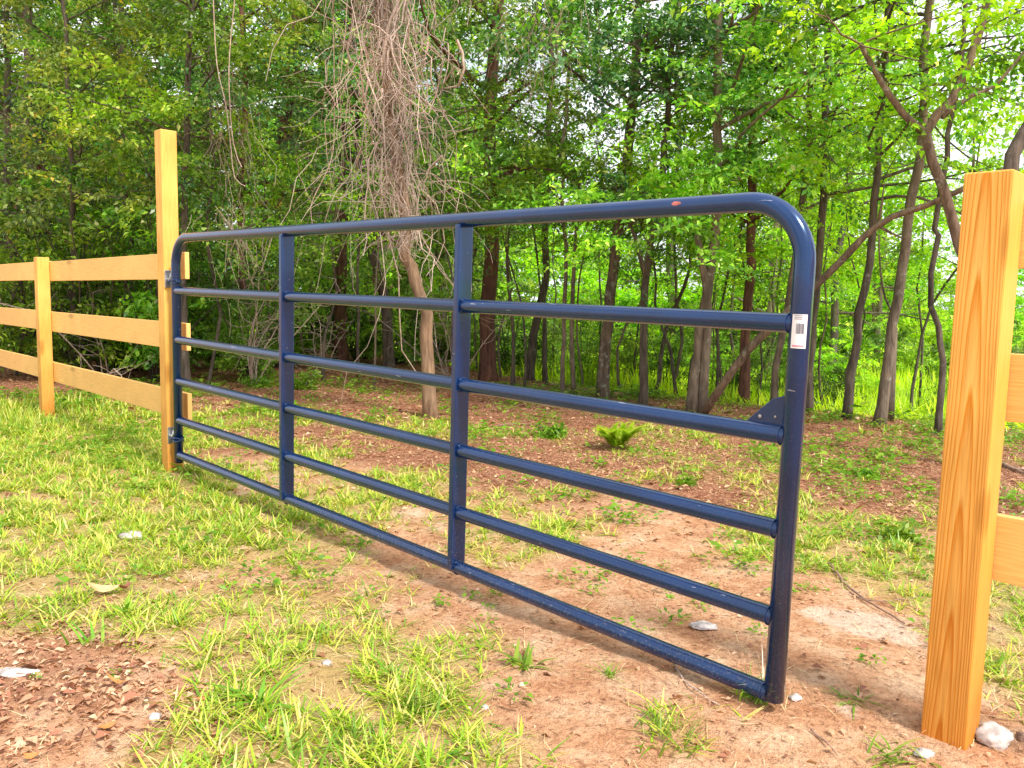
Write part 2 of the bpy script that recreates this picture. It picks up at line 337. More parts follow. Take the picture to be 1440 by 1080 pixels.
def ground_mat():
    m, nt, b, out = mat('sandy_ground'); t = nt.nodes.new('ShaderNodeTexCoord'); o = t.outputs['Object']
    A = {}
    for k in ('grass', 'litter', 'sand', 'meadow'):
        a = nt.nodes.new('ShaderNodeAttribute'); a.attribute_name = k; A[k] = a.outputs['Fac']
    n1 = noise(nt, o, 6, 6, .65); n2 = noise(nt, o, 55, 5, .7); n3 = noise(nt, o, 210, 3, .7)
    base = ramp(nt, [(.30, (.50, .225, .11)), (.48, (.72, .405, .235)), (.66, (.83, .58, .39))], n1.outputs['Fac']).outputs[0]
    fine = ramp(nt, [(.30, (.34, .25, .20)), (.45, (.90, .86, .83)), (.7, (1.25, 1.25, 1.22))], n2.outputs['Fac']).outputs[0]
    c = mix(nt, .85, base, fine, 'MULTIPLY')
    c = mix(nt, .6, c, ramp(nt, [(.35, (.55, .5, .45)), (.6, (1.1, 1.1, 1.1))], n3.outputs['Fac']).outputs[0], 'MULTIPLY')
    lit = mix(nt, 1.0, ramp(nt, [(.3, (.12, .035, .02)), (.5, (.33, .125, .07)), (.7, (.56, .28, .17))], n2.outputs['Fac']).outputs[0], ramp(nt, [(.3, (.7, .7, .7)), (.7, (1.2, 1.2, 1.2))], n1.outputs['Fac']).outputs[0], 'MULTIPLY')
    lf = math_(nt, 'MULTIPLY', ramp(nt, [(.25, (0, 0, 0)), (.8, (1, 1, 1))], math_(nt, 'ADD', A['litter'], math_(nt, 'MULTIPLY_ADD', n2.outputs['Fac'], .8, -.4))).outputs[0], .9)
    c = mix(nt, lf, c, lit)
    sf = ramp(nt, [(.35, (0, 0, 0)), (.6, (1, 1, 1))], math_(nt, 'ADD', A['sand'], math_(nt, 'MULTIPLY_ADD', n1.outputs['Fac'], .7, -.35))).outputs[0]
    c = mix(nt, math_(nt, 'MULTIPLY', sf, .6), c, mix(nt, .7, (.86, .72, .60), fine, 'MULTIPLY'))
    gf = math_(nt, 'MULTIPLY', ramp(nt, [(.3, (0, 0, 0)), (.9, (1, 1, 1))], math_(nt, 'ADD', A['grass'], math_(nt, 'MULTIPLY_ADD', n2.outputs['Fac'], .9, -.45))).outputs[0], .5)
    c = mix(nt, gf, c, (.52, .46, .14))
    c = mix(nt, A['meadow'], c, ramp(nt, [(.3, (.34, .55, .02)), (.7, (.55, .72, .06))], n1.outputs['Fac']).outputs[0])
    nt.links.new(c, b.inputs['Base Color']); b.inputs['Roughness'].default_value = .95; b.inputs['Specular IOR Level'].default_value = .15
    h = math_(nt, 'ADD', math_(nt, 'MULTIPLY', n2.outputs['Fac'], 1.0), math_(nt, 'MULTIPLY', n3.outputs['Fac'], .5))
    bump(nt, b, h, .9, .02); return m

# ------------------------------------------------------------------ ground sheet
def build_ground():
    xs = np.concatenate([-np.geomspace(400, 9.2, 40), np.arange(-9, 7, .045), np.geomspace(7.2, 400, 42)])
    ys = np.concatenate([-np.geomspace(400, 1.2, 30), np.arange(-1, 4, .05), np.arange(4, 13, .07), np.geomspace(13.2, 500, 48)])
    X, Y = np.meshgrid(xs, ys); Z = ground_z(X, Y)
    near = sstep(9, 5, np.sqrt(X * X + Y * Y)); Z = Z + near * .012 * (fbm(X, Y, 11, 40, 3) - .5)
    nx, ny = len(xs), len(ys); V = np.stack([X, Y, Z], -1).reshape(-1, 3)
    i = np.arange(nx * ny).reshape(ny, nx); Fq = np.stack([i[:-1, :-1], i[:-1, 1:], i[1:, 1:], i[1:, :-1]], -1).reshape(-1, 4)
    o = np_mesh('ground', V, Fq, ground_mat(), smooth=True); me = o.data
    x, y = V[:, 0], V[:, 1]
    for k, v in (('grass', grass_field(x, y)), ('litter', litter_field(x, y)), ('sand', sand_field(x, y)), ('meadow', sstep(.0, .9, rim_dist(x, y) + (fbm(x, y, 2, 50, 2) - .5)))):
        a = me.attributes.new(k, 'FLOAT', 'POINT'); a.data.foreach_set('value', np.asarray(v, np.float32))
    return tag(o, kind='structure')
build_ground()
def gz(x, y): return float(ground_z(x, y))
def gpt(px, py):
    z = 0.
    for _ in range(4): p = gp(px, py, z); z = gz(p[0], p[1])
    return np.array([p[0], p[1], z])

# ------------------------------------------------------------------ grass, litter, meadow (stuff)
def scatter(n, x0, x1, y0, y1, r=rng):
    x = r.uniform(x0, x1, n); y = r.uniform(y0, y1, n)
    keep = np.abs(x) < .72 * y + .5       # the wedge the photo could see, with a margin
    return x[keep], y[keep]

def grass():
    VV, FF, off = [], [], 0
    for (n, y0, y1, hs, ws) in ((30000, .9, 3.2, 1.05, 1.0), (42000, 3.2, 6.2, 1.2, 1.4), (26000, 6.2, 9.5, 1.3, 2.2)):
        x, y = scatter(n * 2, -7.5, 5.5, y0, y1)
        g = grass_field(x, y); hf = vnoise(x, y, 13, 90) * .6 + vnoise(x, y, 29, 91) * .4
        left = sstep(-2.9, -4.2, x) * sstep(5, 6, y)
        k = rng.random(len(x)) < np.clip((g - .12) * 1.15, 0, 1) ** 1.5 * sstep(.34 - .2 * left, .64 - .3 * left, hf); x, y, g = x[k], y[k], g[k]
        big = rng.random(len(x)) ** 3                      # few tufts are large, most are small sprigs
        rep = 6; m = len(x) * rep; big = np.repeat(big, rep)
        x = np.repeat(x, rep) + rng.normal(0, .007, m); y = np.repeat(y, rep) + rng.normal(0, .007, m); g = np.repeat(g, rep)
        left = sstep(-2.9, -4.2, x) * sstep(5, 6, y)
        nb = 1 + .30 * sstep(2.7, 1.5, y); h = nb * rng.uniform(.010, .034, m) * (.7 + 1.1 * big + .3 * g) * hs * (1 + 1.3 * left)
        p = np.stack([x, y, ground_z(x, y) - .003], 1)
        V, Fs = blade_strips(p, rng.uniform(0, 2 * pi, m), h, rng.uniform(.0024, .0058, m) * ws * (.4 + .6 * nb) * (.8 + .5 * big), nb * rng.uniform(.008, .042, m) * (1 + .6 * big), rng.uniform(0, .03, m) * (1 + big), 3)
        VV.append(V); FF.append(Fs + off); off += len(V)
    tag(np_mesh('grass', np.concatenate(VV), np.concatenate(FF), MT['grass'], smooth=True), 'patchy yellow-green crabgrass on the sandy ground around the gate', 'grass', kind='stuff')
grass()

def dry_grass():
    r = np.random.default_rng(91); x, y = scatter(52000, -6, 5, .9, 6.5, r); g = grass_field(x, y)
    k = r.random(len(x)) < np.clip(.15 + g, 0, 1) * np.clip(3.5 / y, .3, 1); x, y = x[k], y[k]; m = len(x)
    p = np.stack([x, y, ground_z(x, y) + .003], 1)
    V, Fs = blade_strips(p, r.uniform(0, 6.28, m), r.uniform(.002, .022, m), r.uniform(.0009, .0024, m) * np.clip(y / 2.5, 1, 2), r.uniform(.02, .07, m), r.uniform(0, .02, m), 3)
    tag(np_mesh('dry_grass', V, Fs, MT['thatch'], smooth=True), 'thin straw-coloured dead grass lying between the green sprigs', 'dry grass', kind='stuff')
dry_grass()

def ground_weeds():
    r = np.random.default_rng(44); x, y = scatter(13000, -5, 5.5, 1.2, 9.5, r)
    f = fbm(x, y, 1.5, 120, 3); rd = rim_dist(x, y)
    k = (r.random(len(x)) < (.07 + .7 * sstep(.52, .64, f)) * (.18 + .82 * sstep(2.2, 4.2, y)) ) & (rd < .5); x, y = x[k], y[k]
    m = r.integers(9, 24, len(x)); X = np.repeat(x, m); Y = np.repeat(y, m); sz = np.repeat((r.gamma(3, .010, len(x)) + .010) * np.clip(.35 + .14 * y, .5, 1.3), m); n = len(X)
    az = r.uniform(0, 2 * pi, n); rr = sz * r.random(n) * 1.4; hh = sz * r.random(n) * 1.1
    P = np.stack([X + rr * np.cos(az), Y + rr * np.sin(az), ground_z(X, Y) + .004 + hh], 1)
    d = np.stack([np.cos(az), np.sin(az), r.uniform(-.3, .6, n)], 1); L = .007 + sz * r.uniform(.25, .7, n)
    V = leaf_verts(P, d, norm(np.stack([r.normal(0, .4, n), r.normal(0, .4, n), np.ones(n)], 1)), L, L * r.uniform(.35, .6, n))
    tag(np_mesh('ground_cover', V, quads(n), MT['weed']), 'low leafy green weeds sprouting in patches on the bare ground', 'ground cover', kind='stuff')
ground_weeds()

def litter():
    VV = []; 
    for (n, y0, y1, s) in ((150000, .9, 3.4, .75), (120000, 3.4, 6.5, 1.1), (70000, 6.5, 12.5, 1.7)):
        x, y = scatter(n * 2, -8, 6, y0, y1); l = litter_field(x, y)
        lb_ = np.clip(.75 * blobs(x, y, BARE_B[:3] + [(330, 1000, .2, .6), (120, 860, .2, .5), (250, 820, .2, .4)]), 0, 1); k = (rng.random(len(x)) < .34 + .66 * np.maximum(l, lb_)) & (rim_dist(x, y) < .6); x, y, lb_ = x[k], y[k], lb_[k]; n_ = len(x)
        az = rng.uniform(0, 2 * pi, n_); tilt = rng.normal(0, .16, n_)
        d = np.stack([np.cos(az), np.sin(az), tilt], 1); nn = norm(np.stack([rng.normal(0, .35, n_), rng.normal(0, .35, n_), np.ones(n_)], 1))
        kind = rng.random(n_) < .84 - .25 * lb_            # pine needles / straw slivers, the others broad dead leaves
        L = np.where(kind, rng.uniform(.02, .065, n_), (.007 + rng.gamma(2.2, .0055, n_)) * (1 + .4 * lb_)) * s; W = np.where(kind, rng.uniform(.0009, .0022, n_), L * rng.uniform(.25, .7, n_)) * np.where(kind, s, 1)
        p = np.stack([x, y, ground_z(x, y) + .004 + rng.random(n_) * .006], 1)
        VV.append(leaf_verts(p, d, nn, L, W, fold=.3))
    V = np.concatenate(VV); tag(np_mesh('leaf_litter', V, quads(len(V) // 4), MT['litter']), 'reddish brown dead leaves and pine straw strewn over the bare ground', 'leaf litter', kind='stuff')
litter()

def meadow():
    n = 60000; y = rng.uniform(5.2, 34, n); x = rng.uniform(-9, 26, n); rd = rim_dist(x, y)
    k = (rd > -.1) & (x > -.10 * y) & (rng.random(n) < np.clip(14 / (y * y) * 6, .08, 1)); x, y, rd = x[k], y[k], rd[k]
    rep = 4; x = np.repeat(x, rep) + rng.normal(0, .05, len(x) * rep); y = np.repeat(y, rep) + rng.normal(0, .05, len(y) * rep); m = len(x)
    h = rng.uniform(.18, .5, m) * (.5 + fbm(x, y, .8, 70, 2)) * sstep(-.4, 1.5, rim_dist(x, y)) + .06
    p = np.stack([x, y, ground_z(x, y) - .01], 1)
    V, Fs = blade_strips(p, rng.uniform(0, 2 * pi, m), h, rng.uniform(.008, .02, m) * (1 + y * .03), rng.uniform(.02, .12, m), rng.uniform(0, .12, m))
    tag(np_mesh('meadow_grass', V, Fs, MT['meadow'], smooth=True), 'tall sunlit yellow-green grass in the clearing below the trees', 'grass', kind='stuff')
meadow()

# ------------------------------------------------------------------ gate
YAW, TILT = -.7936, -.0136
GX, GY, GZ = -1.862, 4.4715, .1225
GH, GL, TR = 1.1994, 3.60, .0247
BARS = [0.0, .1963, .4153, .6451, .9132]; UPS = [1.2065, 2.3938]
gate = thing('farm_gate', 'navy blue tubular steel farm gate standing closed between the two wooden posts', 'gate', (GX, GY, GZ), (0, -TILT, YAW))
def gate_frame():
    m = MB(); r = .15; pts = [(0, 0, -.045), (0, 0, GH - r)]
    pts += [(r - r * cos(a), 0, GH - r + r * sin(a)) for a in np.linspace(0, pi / 2, 12)[1:]]
    pts += [(GL - r + r * sin(a), 0, GH - r + r * cos(a)) for a in np.linspace(0, pi / 2, 12)]
    pts += [(GL, 0, -.012)]
    m.tube(pts, TR, 28); return m.build('frame', MT['paint'], gate)
frame = gate_frame()
sm = MB()
def patch_on_tube(m, x0, x1, z, r, a0, a1, n=8):       # thin curved patch on a horizontal tube
    vs = []; 
    for i in range(n + 1):
        f = i / n; xx = x0 + (x1 - x0) * f; sh = math.sqrt(max(0, 1 - (2 * f - 1) ** 2)) * (.75 + .25 * random.random())
        am = (a0 + a1) / 2
        for k in range(5):
            a = am + (a1 - a0) / 2 * sh * (k / 2 - 1); vs.append((xx, -r * cos(a), z + r * sin(a)))
    m.add(vs, [(i * 5 + k, (i + 1) * 5 + k, (i + 1) * 5 + k + 1, i * 5 + k + 1) for i in range(n) for k in range(4)])
patch_on_tube(sm, 3.238, 3.268, GH, TR + .0006, .0, .5)
sm.build('primer_smear', MT['red'], frame, recalc=False)
for k in range(4):          # bend wrinkles at the hinge-side corner
    m = MB(); z = GH - .19 + .03 * k - .02
    m.tube([(.0 + (TR + .0004) * cos(a), (TR + .0004) * sin(a), z) for a in np.linspace(0, 2 * pi, 25)], .0022, 6, cap=False); m.build('bend_ridge', MT['paint'], frame)
for i, z in enumerate(BARS):
    m = MB(); e = TR * .55
    m.tube([(e, 0, z), (.03, 0, z), (GL - .075, 0, z), (GL - .03, 0, z), (GL - e, 0, z)], [TR * .93] * 5, 24)
    o = m.build('rail', MT['paint'], gate)
for u in UPS:
    m = MB(); m.box(u - .012, u + .012, -.032, .032, -.004, GH - TR * .62)
    up = m.build('upright', MT['paint'], gate, bevel=.004)
    for z in BARS[0:]:
        w = MB()
        for a0 in (-2.5, .25):
            w.tube([(u + .0145, (TR - .0005) * cos(a), z + (TR - .0005) * sin(a)) for a in np.linspace(a0, a0 + 2.2, 10)], .0028, 6)
        w.build('weld_bead', MT['paint'], up)
    w = MB(); w.tube([(u + .004, -.02 * cos(a), GH - TR - .001) for a in np.linspace(0, pi, 6)], .0022, 6); w.build('weld_bead', MT['weld'], up)
for z in BARS[1:] + [0.0]:
    w = MB(); w.tube([(GL - TR + .002 - .005 * abs(cos(a)), (TR - .001) * cos(a), z + (TR - .001) * sin(a)) for a in np.linspace(.2, 6.1, 22)], .0026, 6); w.build('weld_bead', MT['paint'], frame)
# latch plate behind the third rail
m = MB(); zt = BARS[3] + TR * .7
P2 = [(GL - .13, zt), (GL - TR * .7, zt), (GL - TR * .7, zt + .082), (GL - .06, zt + .066)]
vs = [(x, .004, z) for x, z in P2] + [(x, .010, z) for x, z in P2]
m.add(vs, [(0, 1, 2, 3), (7, 6, 5, 4)] + [(i, (i + 1) % 4, (i + 1) % 4 + 4, i + 4) for i in range(4)], False)
lp = m.build('latch_plate', MT['paint'], gate, bevel=.002)
for hx, hz, hr in ((.088, .02, .0045), (.048, .024, .003)):
    m = MB(); m.tube([(GL - hx, .0015, zt + hz), (GL - hx, .003, zt + hz)], hr, 14); m.build('latch_hole', MT['weld'], lp)
# label sticker wrapped round the latch-side upright
def curved_label(m, z0, z1, a0, a1, r, n=10):
    vs = [(GL + r * cos(a), r * sin(a), z) for z in (z0, z1) for a in np.linspace(a0, a1, n)]
    m.add(vs, [(i, i + 1, n + i + 1, n + i) for i in range(n - 1)])
zc = .856; A0, A1 = -1.92, -.50
m = MB(); curved_label(m, zc, zc + .079, A0, A1, TR + .0007); lab = m.build('sticker', MT['sticker'], gate, recalc=False)
m = MB(); a = A0 + .45
for k in range(11):
    w = random.choice((.018, .03, .045)); curved_label(m, zc + .034, zc + .058, a, a + w, TR + .0012, 3); a += w + random.choice((.02, .03, .04))
m.build('barcode', MT['ink'], lab, recalc=False)
m = MB(); curved_label(m, zc + .004, zc + .0075, A0 + .15, A1 - .2, TR + .0012); m.build('stripe', MT['pink'], lab, recalc=False)
m = MB()
for zz in (.0705, .0745, .0785): curved_label(m, zc + zz - .003, zc + zz - .0018, A0 + .25, A0 + .95, TR + .0012)
m.build('print_line', MT['ink'], lab, recalc=False)
# hinges: screw hook in the post, clamp band round the gate tube
for z in (.975, .10):
    h = MB(); h.box(-.066, -.060, -.036, .006, z - .045, z + .05)
    hp = h.build('hinge', MT['steel'], gate, bevel=.002)
    b = MB(); b.tube([(-.062, -.018, z), (-.04, -.018, z), (-.034, -.016, z + .004), (-.032, -.012, z + .035)], .0075, 10); b.build('hinge_pin', MT['steel'], hp)
    b = MB()
    for dz in (-.014, .014):
        b.tube([((TR + .002) * cos(a), (TR + .002) * sin(a), z - .012 + dz * .6) for a in np.linspace(0, 2 * pi, 25)], .005, 6, cap=False)
    b.box(-.045, -TR, -.018, -.010, z - .024, z + .0)
    b.tube([(-.036, -.03, z - .012), (-.036, .012, z - .012)], .006, 8); b.tube([(TR + .012, .012, z - .012), (TR + .012, -.012, z - .012)], .007, 6)
    b.build('hinge_band', MT['paint'], hp)

# ------------------------------------------------------------------ posts and board fences
FD = np.array([cos(YAW), sin(YAW)]); FN = np.array([sin(YAW), -cos(YAW)])      # along the fence / towards the camera side
def post_bm(w, z0, z1, top=.004):
    m = MB(); h = w / 2; m.box(-h, h, -h, h, z0, z1); return m
PF = np.array([-1.93, 4.55])        # hinge post
PN = np.array([1.06, 1.832])        # latch-side post
def post_bm(w, z0, z1):
    m = MB(); h = w / 2; m.box(-h, h, -h, h, z0, z1); return m
hp = thing('gate_post', 'tall pale yellow square pine post carrying the gate hinges', 'post', (PF[0], PF[1], gz(*PF)), (0, 0, YAW))
post_bm(.088, -.3, 1.885).build('post_timber', MT['post'], hp, bevel=.004)
def fence(name, label, posts, w, spans, zs, pm, tops):
    base = np.array(posts[0]); z0 = gz(*base)
    t = thing(name, label, 'fence', (base[0], base[1], z0), (0, 0, YAW))
    for p, zt in zip(posts, tops):
        d = np.array(p) - base
        o = post_bm(w, -.35, zt).build('post', pm, t, bevel=.004); o.location = (d @ FD, -(d @ FN), gz(*p) - z0)
    for s0, s1 in spans:
        for za, zb in zs:
            L = s1 - s0; m = MB(); m.box(-L / 2, L / 2, -.0125, .0125, 0, zb - za)
            o = m.build('board', MT['board'], t, bevel=.002); o.location = ((s0 + s1) / 2, w / 2 + .0145, za - z0)
            o.rotation_euler = (0, random.uniform(-.003, .003), 0)
    return t
P1 = np.array([-3.71, 6.40]); D1 = (PF - P1) @ FD
fence('board_fence', 'pale pine three-board fence running away to the left of the tall gate post', [P1, P1 - FD * 2.5], .088,
      [(-2.5, -.002), (.002, D1 + .045)], [(1.10, 1.25), (.70, .855), (.30, .455)], MT['post'], [1.258, 1.28])
fence('board_fence', 'pine fence with strongly grained orange end post in the right foreground', [PN, PN + FD * 2.5], .098,
      [(-.04, 2.5)], [(1.12, 1.268), (.775, .93), (.40, .555)], MT['post_near'], [1.305, 1.335])

# ------------------------------------------------------------------ trees
def spray_batch(C, D, S, nleaf, r, leaf_l=.05, droop=.25):
    """flat leafy twigs: C centres, D directions, S lengths -> leaf arrays"""
    m = len(C); C = np.repeat(C, nleaf, 0); D0 = np.repeat(norm(D), nleaf, 0); S = np.repeat(S, nleaf); n = len(C)
    up = norm(np.repeat(r.normal(0, .35, (m, 3)), nleaf, 0) + np.array([0, 0, 1.]))
    B = norm(np.cross(D0, up)); up = np.cross(B, D0)
    k = r.integers(0, 7, n) / 7 + r.uniform(-.03, .03, n); sg = np.sign(r.random(n) - .5); u = r.random(n) ** .8
    td = norm(D0 * .75 + B * sg[:, None] * .8)
    P = C + D0 * (S * k)[:, None] + td * (S * .62 * (1 - .6 * k) * u)[:, None]
    rr = np.linalg.norm(P - C, axis=1); P[:, 2] -= droop * rr * rr / np.maximum(S, .1)
    P += r.normal(0, .022, (n, 3))
    ld = norm(td * .6 + B * (np.sign(r.random(n) - .5) * .7)[:, None] + r.normal(0, .35, (n, 3)) - np.array([0, 0, .25]))
    L = leaf_l * r.uniform(.65, 1.35, n)
    return leaf_verts(P, ld, norm(up + r.normal(0, .45, (n, 3))), L, L * r.uniform(.42, .6, n))

def curve(p0, d0, length, r, n=6, wander=.18, lift=.0):
    p = np.array(p0, float); d = np.array(d0, float); d /= np.linalg.norm(d); pts = [p.copy()]
    for i in range(n):
        d = d + r.normal(0, wander, 3) + np.array([0, 0, lift]); d /= np.linalg.norm(d); p = p + d * length / n; pts.append(p.copy())
    return pts

def resample(path, step):
    out = [path[0]]
    P = [np.array(p, float) for p in path]; k = len(P)
    for i in range(k - 1):
        p0, p1, p2, p3 = P[max(i - 1, 0)], P[i], P[i + 1], P[min(i + 2, k - 1)]
        m = max(2, int(np.linalg.norm(p2 - p1) / step))
        for j in range(1, m + 1):
            t = j / m; out.append(.5 * ((2 * p1) + (-p0 + p2) * t + (2 * p0 - 5 * p1 + 4 * p2 - p3) * t * t + (-p0 + 3 * p1 - 3 * p2 + p3) * t ** 3))
    return out

def tree(name, label, path, r0, r1, z0=1.4, nlimb=12, llen=1.5, nspray=5, nleaf=75, leaf_l=.05, lm='leaf', bm='bark_dark', seed=0, group=None, forks=(), spread=None, slen=(.32, .6), cat='tree', low=None, droop=.25):
    r = np.random.default_rng(1000 + seed); random.seed(seed)
    if 0 < seed < 100: r0, r1 = r0 * (.86 if seed < 9 else .76), r1 * (.7 if seed < 9 else .6); forks = [(f[0], f[1] * .8, f[2] * .8) for f in forks]
    base = np.array(path[0], float); base[2] = gz(base[0], base[1])
    path = [np.array(p, float) - base for p in path]; path[0][2] = -.08
    P = resample(path, .22); n = len(P)
    wob = r.normal(0, 1, (n, 3)); 
    for i in range(1, n - 1): P[i] = P[i] + wob[i] * .010
    hs = np.cumsum([0] + [np.linalg.norm(P[i + 1] - P[i]) for i in range(n - 1)]); hs /= hs[-1]
    rad = [(r0 + (r1 - r0) * h) * (1 + .45 * math.exp(-h * 30)) for h in hs]
    m = MB(); m.tube(P, rad, 12, wob=.10)
    stems = [(P, rad)]
    for f in forks:                      # extra stems given as world paths
        fp = [np.array(p, float) - base for p in f[0]]; Q = resample(fp, .2); qr = np.linspace(f[1], f[2], len(Q)); m.tube(Q, qr, 9, wob=.10); stems.append((Q, list(qr)))
    C, D, S = [], [], []
    if group is None: nlimb = int(nlimb * 1.45); z0 -= .2; leaf_l *= 1.12; nleaf = int(nleaf * (.76 if 10 <= seed < 100 else .85)); llen *= 1.05
    for li in range(nlimb):
        Q, qr = stems[r.integers(0, len(stems))] if len(stems) > 1 else stems[0]
        cand = [i for i in range(len(Q)) if Q[i][2] > z0]
        if not cand: continue
        i = cand[int(len(cand) * ((li + r.random()) / nlimb) * .999)]; az = r.uniform(0, 2 * pi) if r.random() < .55 else r.uniform(-2.6, -.5); el = r.uniform(.0, .7)
        frac = (Q[i][2] - z0) / max(.5, Q[-1][2] - z0); L = llen * (1.05 - .55 * frac) * r.uniform(.6, 1.2)
        lp = curve(Q[i], (cos(az), sin(az), el), L, r, 6, .16, -.015)
        lr = min(qr[i] * .5, .012 + .012 * L); m.tube(lp, np.linspace(lr, lr * .3, 7), 5, cap=False)
        for k in range(nspray):
            j = 2 + int(k / nspray * 4.99); a2 = math.atan2(*(lp[j] - lp[j - 1])[[1, 0]]) + r.uniform(-1.3, 1.3)
            sl = r.uniform(*slen); tp = curve(lp[j], (cos(a2), sin(a2), r.uniform(-.25, .5)), sl * r.uniform(.5, 1.2), r, 3, .2, -.03)
            m.tube(tp, [lr * .35, lr * .25, lr * .2, .002], 3, cap=False)
            C.append(tp[1 + r.integers(0, 2)]); D.append(tp[-1] - tp[0]); S.append(sl)
    t = thing(name, label, cat, base, group=group)
    m.build('trunk', MT[bm], t, recalc=False)
    if C:
        V = spray_batch(np.array(C), np.array(D), np.array(S), nleaf, r, leaf_l, droop)
        np_mesh('crown', V, quads(len(V) // 4), MT[lm], t)
    return t
def dup(root, loc, rz, sc, label=None, group=None):
    q = root.copy(); COL.objects.link(q); q.location = loc; q.rotation_euler = (0, 0, rz); q.scale = sc
    if label: q['label'] = label
    if group: q['group'] = group
    for ch in list(root.children):
        c = ch.copy(); COL.objects.link(c); c.parent = q
    return q
def pp(pts, Y, lean=0.0):                 # trunk course: first point on the ground, the rest on the upright plane through it
    b = gpt(*pts[0]) if Y is None else None
    if b is None: b = at(pts[0][0], pts[0][1], Y); b[2] = gz(b[0], Y)
    out = [b]
    for i, q in enumerate(pts[1:]): out.append(at(q[0], q[1], b[1] + lean * (i + 1)))
    return out
def up_to(path, z):
    d = path[-1] - path[-2]; d = d / max(.2, d[2]) ; d[:2] = np.clip(d[:2], -.25, .25) * .6
    if path[-1][2] < z: path = path + [path[-1] + d * (z - path[-1][2])]
    return path

T = 'tree'
# -- trees that can be told apart, left to right
tree(T, 'slim dark tree standing behind the left fence panel, left of the tall post', up_to(pp([(185, 478), (186, 400), (183, 330), (172, 240), (165, 100)], 11.0), 5.8), .06, .03, 1.4, 18, 1.5, 6, 90, seed=1, lm='leaf')
tree(T, 'brown trunk rising behind the low fence boards at the far left', up_to(pp([(28, 470), (22, 380), (12, 300), (10, 80)], 10.5), 5.8), .07, .035, 1.1, 20, 1.5, 6, 90, seed=2, lm='leaf_dark')
tree(T, 'thin dark tree at the far left with bright leaves reaching over the top fence board', up_to(pp([(95, 490), (105, 400), (100, 200), (90, 30)], 9.2), 6.0), .045, .02, 1.55, 18, 1.3, 6, 100, seed=3, lm='leaf_dark2')
tree(T, 'slim tree whose bright leaves hang around the top of the tall gate post', up_to(pp([(262, 500), (258, 400), (262, 200), (268, 40)], 8.6), 6.0), .045, .03, 1.75, 18, 1.25, 6, 100, seed=4, lm='leaf')
tree(T, 'narrow brown trunk seen between the tall gate post and the first gate upright', up_to(pp([(345, 505), (343, 430), (338, 330), (345, 150), (340, 0)], 10.5), 5.8), .06, .035, 2.0, 16, 1.5, 6, 90, seed=5, lm='leaf_dark2', bm='bark_red')
tree(T, 'straight reddish-brown trunk left of the vine-hung tree', up_to(pp([(478, 512), (478, 420), (480, 330), (486, 200), (494, 60)], None), 5.8), .125, .08, 2.6, 14, 1.7, 6, 90, seed=6, lm='leaf_dark', bm='bark_red')
tree(T, 'dark slanting trunk just left of the crooked tan trunk', up_to(pp([(546, 515), (545, 450), (530, 380), (512, 300), (500, 150)], 10.8), 5.8), .085, .04, 2.4, 10, 1.4, 6, 90, seed=7, lm='leaf_dark')
TV = up_to(pp([(607, 588), (601, 510), (597, 440), (586, 395), (571, 360), (573, 325), (560, 240), (545, 120), (540, 0)], None), 5.8)
tree(T, 'crooked sunlit tan trunk under the mass of dry hanging vines', TV, .056, .036, 3.6, 10, 1.1, 5, 80, seed=108, lm='leaf_grey', bm='bark_tan')
tree(T, 'thick dark red-brown trunk right of the second gate upright', up_to(pp([(687, 537), (685, 450), (692, 340), (690, 180), (700, 20)], None), 5.8), .135, .09, 2.1, 16, 1.7, 6, 90, seed=9, lm='leaf', bm='bark_red')
tree(T, 'dark leaning trunk with a slim twin right of the thick red-brown trunk', up_to(pp([(745, 530), (750, 470), (765, 400), (768, 300), (775, 100)], 10.5), 5.8), .075, .04, 2.0, 14, 1.6, 6, 90, seed=10, lm='leaf_dark2',
     forks=[(pp([(766, 532), (766, 470), (765, 400)], 10.5), .045, .03)])
tree(T, 'pair of very slim pale trunks left of the lichen-spotted trunk', up_to(pp([(790, 553), (793, 480), (797, 400), (790, 250), (800, 90)], 8.8), 6), .032, .02, 1.9, 14, 1.35, 6, 90, seed=11, lm='leaf', bm='bark_grey',
     forks=[(pp([(808, 555), (804, 490), (806, 400), (815, 250)], 8.8), .035, .02)])
tree(T, 'upright trunk spotted with pale lichen above the fern', up_to(pp([(850, 560), (853, 480), (863, 380), (876, 270), (890, 140), (897, 20)], None), 5.8), .085, .06, 1.9, 18, 1.7, 6, 90, seed=12, lm='leaf_dark', bm='bark_lichen',
     forks=[(pp([(891, 152), (891, 152), (850, 105), (805, 85), (770, 50)], 8.3)[1:], .032, .015)])
tree(T, 'dark narrow trunk forking below the top rail, right of the lichen-spotted trunk', up_to(pp([(903, 570), (906, 480), (908, 400), (908, 380), (925, 300), (935, 200)], None), 5.8), .055, .03, 1.9, 16, 1.5, 6, 90, seed=13, lm='leaf',
     forks=[(pp([(908, 392), (908, 392), (895, 340), (880, 300)], 7.9)[1:], .03, .015)])
tree(T, 'stout grey-brown double trunk at the foot of the leaning dead log', up_to(pp([(973, 580), (980, 500), (992, 420), (1004, 340), (1010, 220), (1012, 60)], None), 5.8), .070, .05, 2.3, 18, 1.7, 6, 90, seed=14, lm='leaf', bm='bark_grey',
     forks=[(pp([(988, 577), (992, 500), (996, 430), (980, 330)], 7.65), .06, .035)])
tree(T, 'dark trunk seen through the gate between the double trunk and the latch-side upright', up_to(pp([(1045, 558), (1048, 480), (1056, 380), (1058, 240), (1062, 60)], 8.6), 5.8), .072, .05, 2.0, 18, 1.6, 6, 90, seed=15, lm='leaf_bright', bm='bark_red')
tree(T, 'slim dark tree leaning right behind the latch plate of the gate', up_to(pp([(1085, 572), (1092, 520), (1104, 450), (1120, 350), (1135, 200)], 8.0), 5.8), .045, .03, 2.1, 14, 1.4, 6, 85, seed=16, lm='leaf_dark', bm='bark_grey')
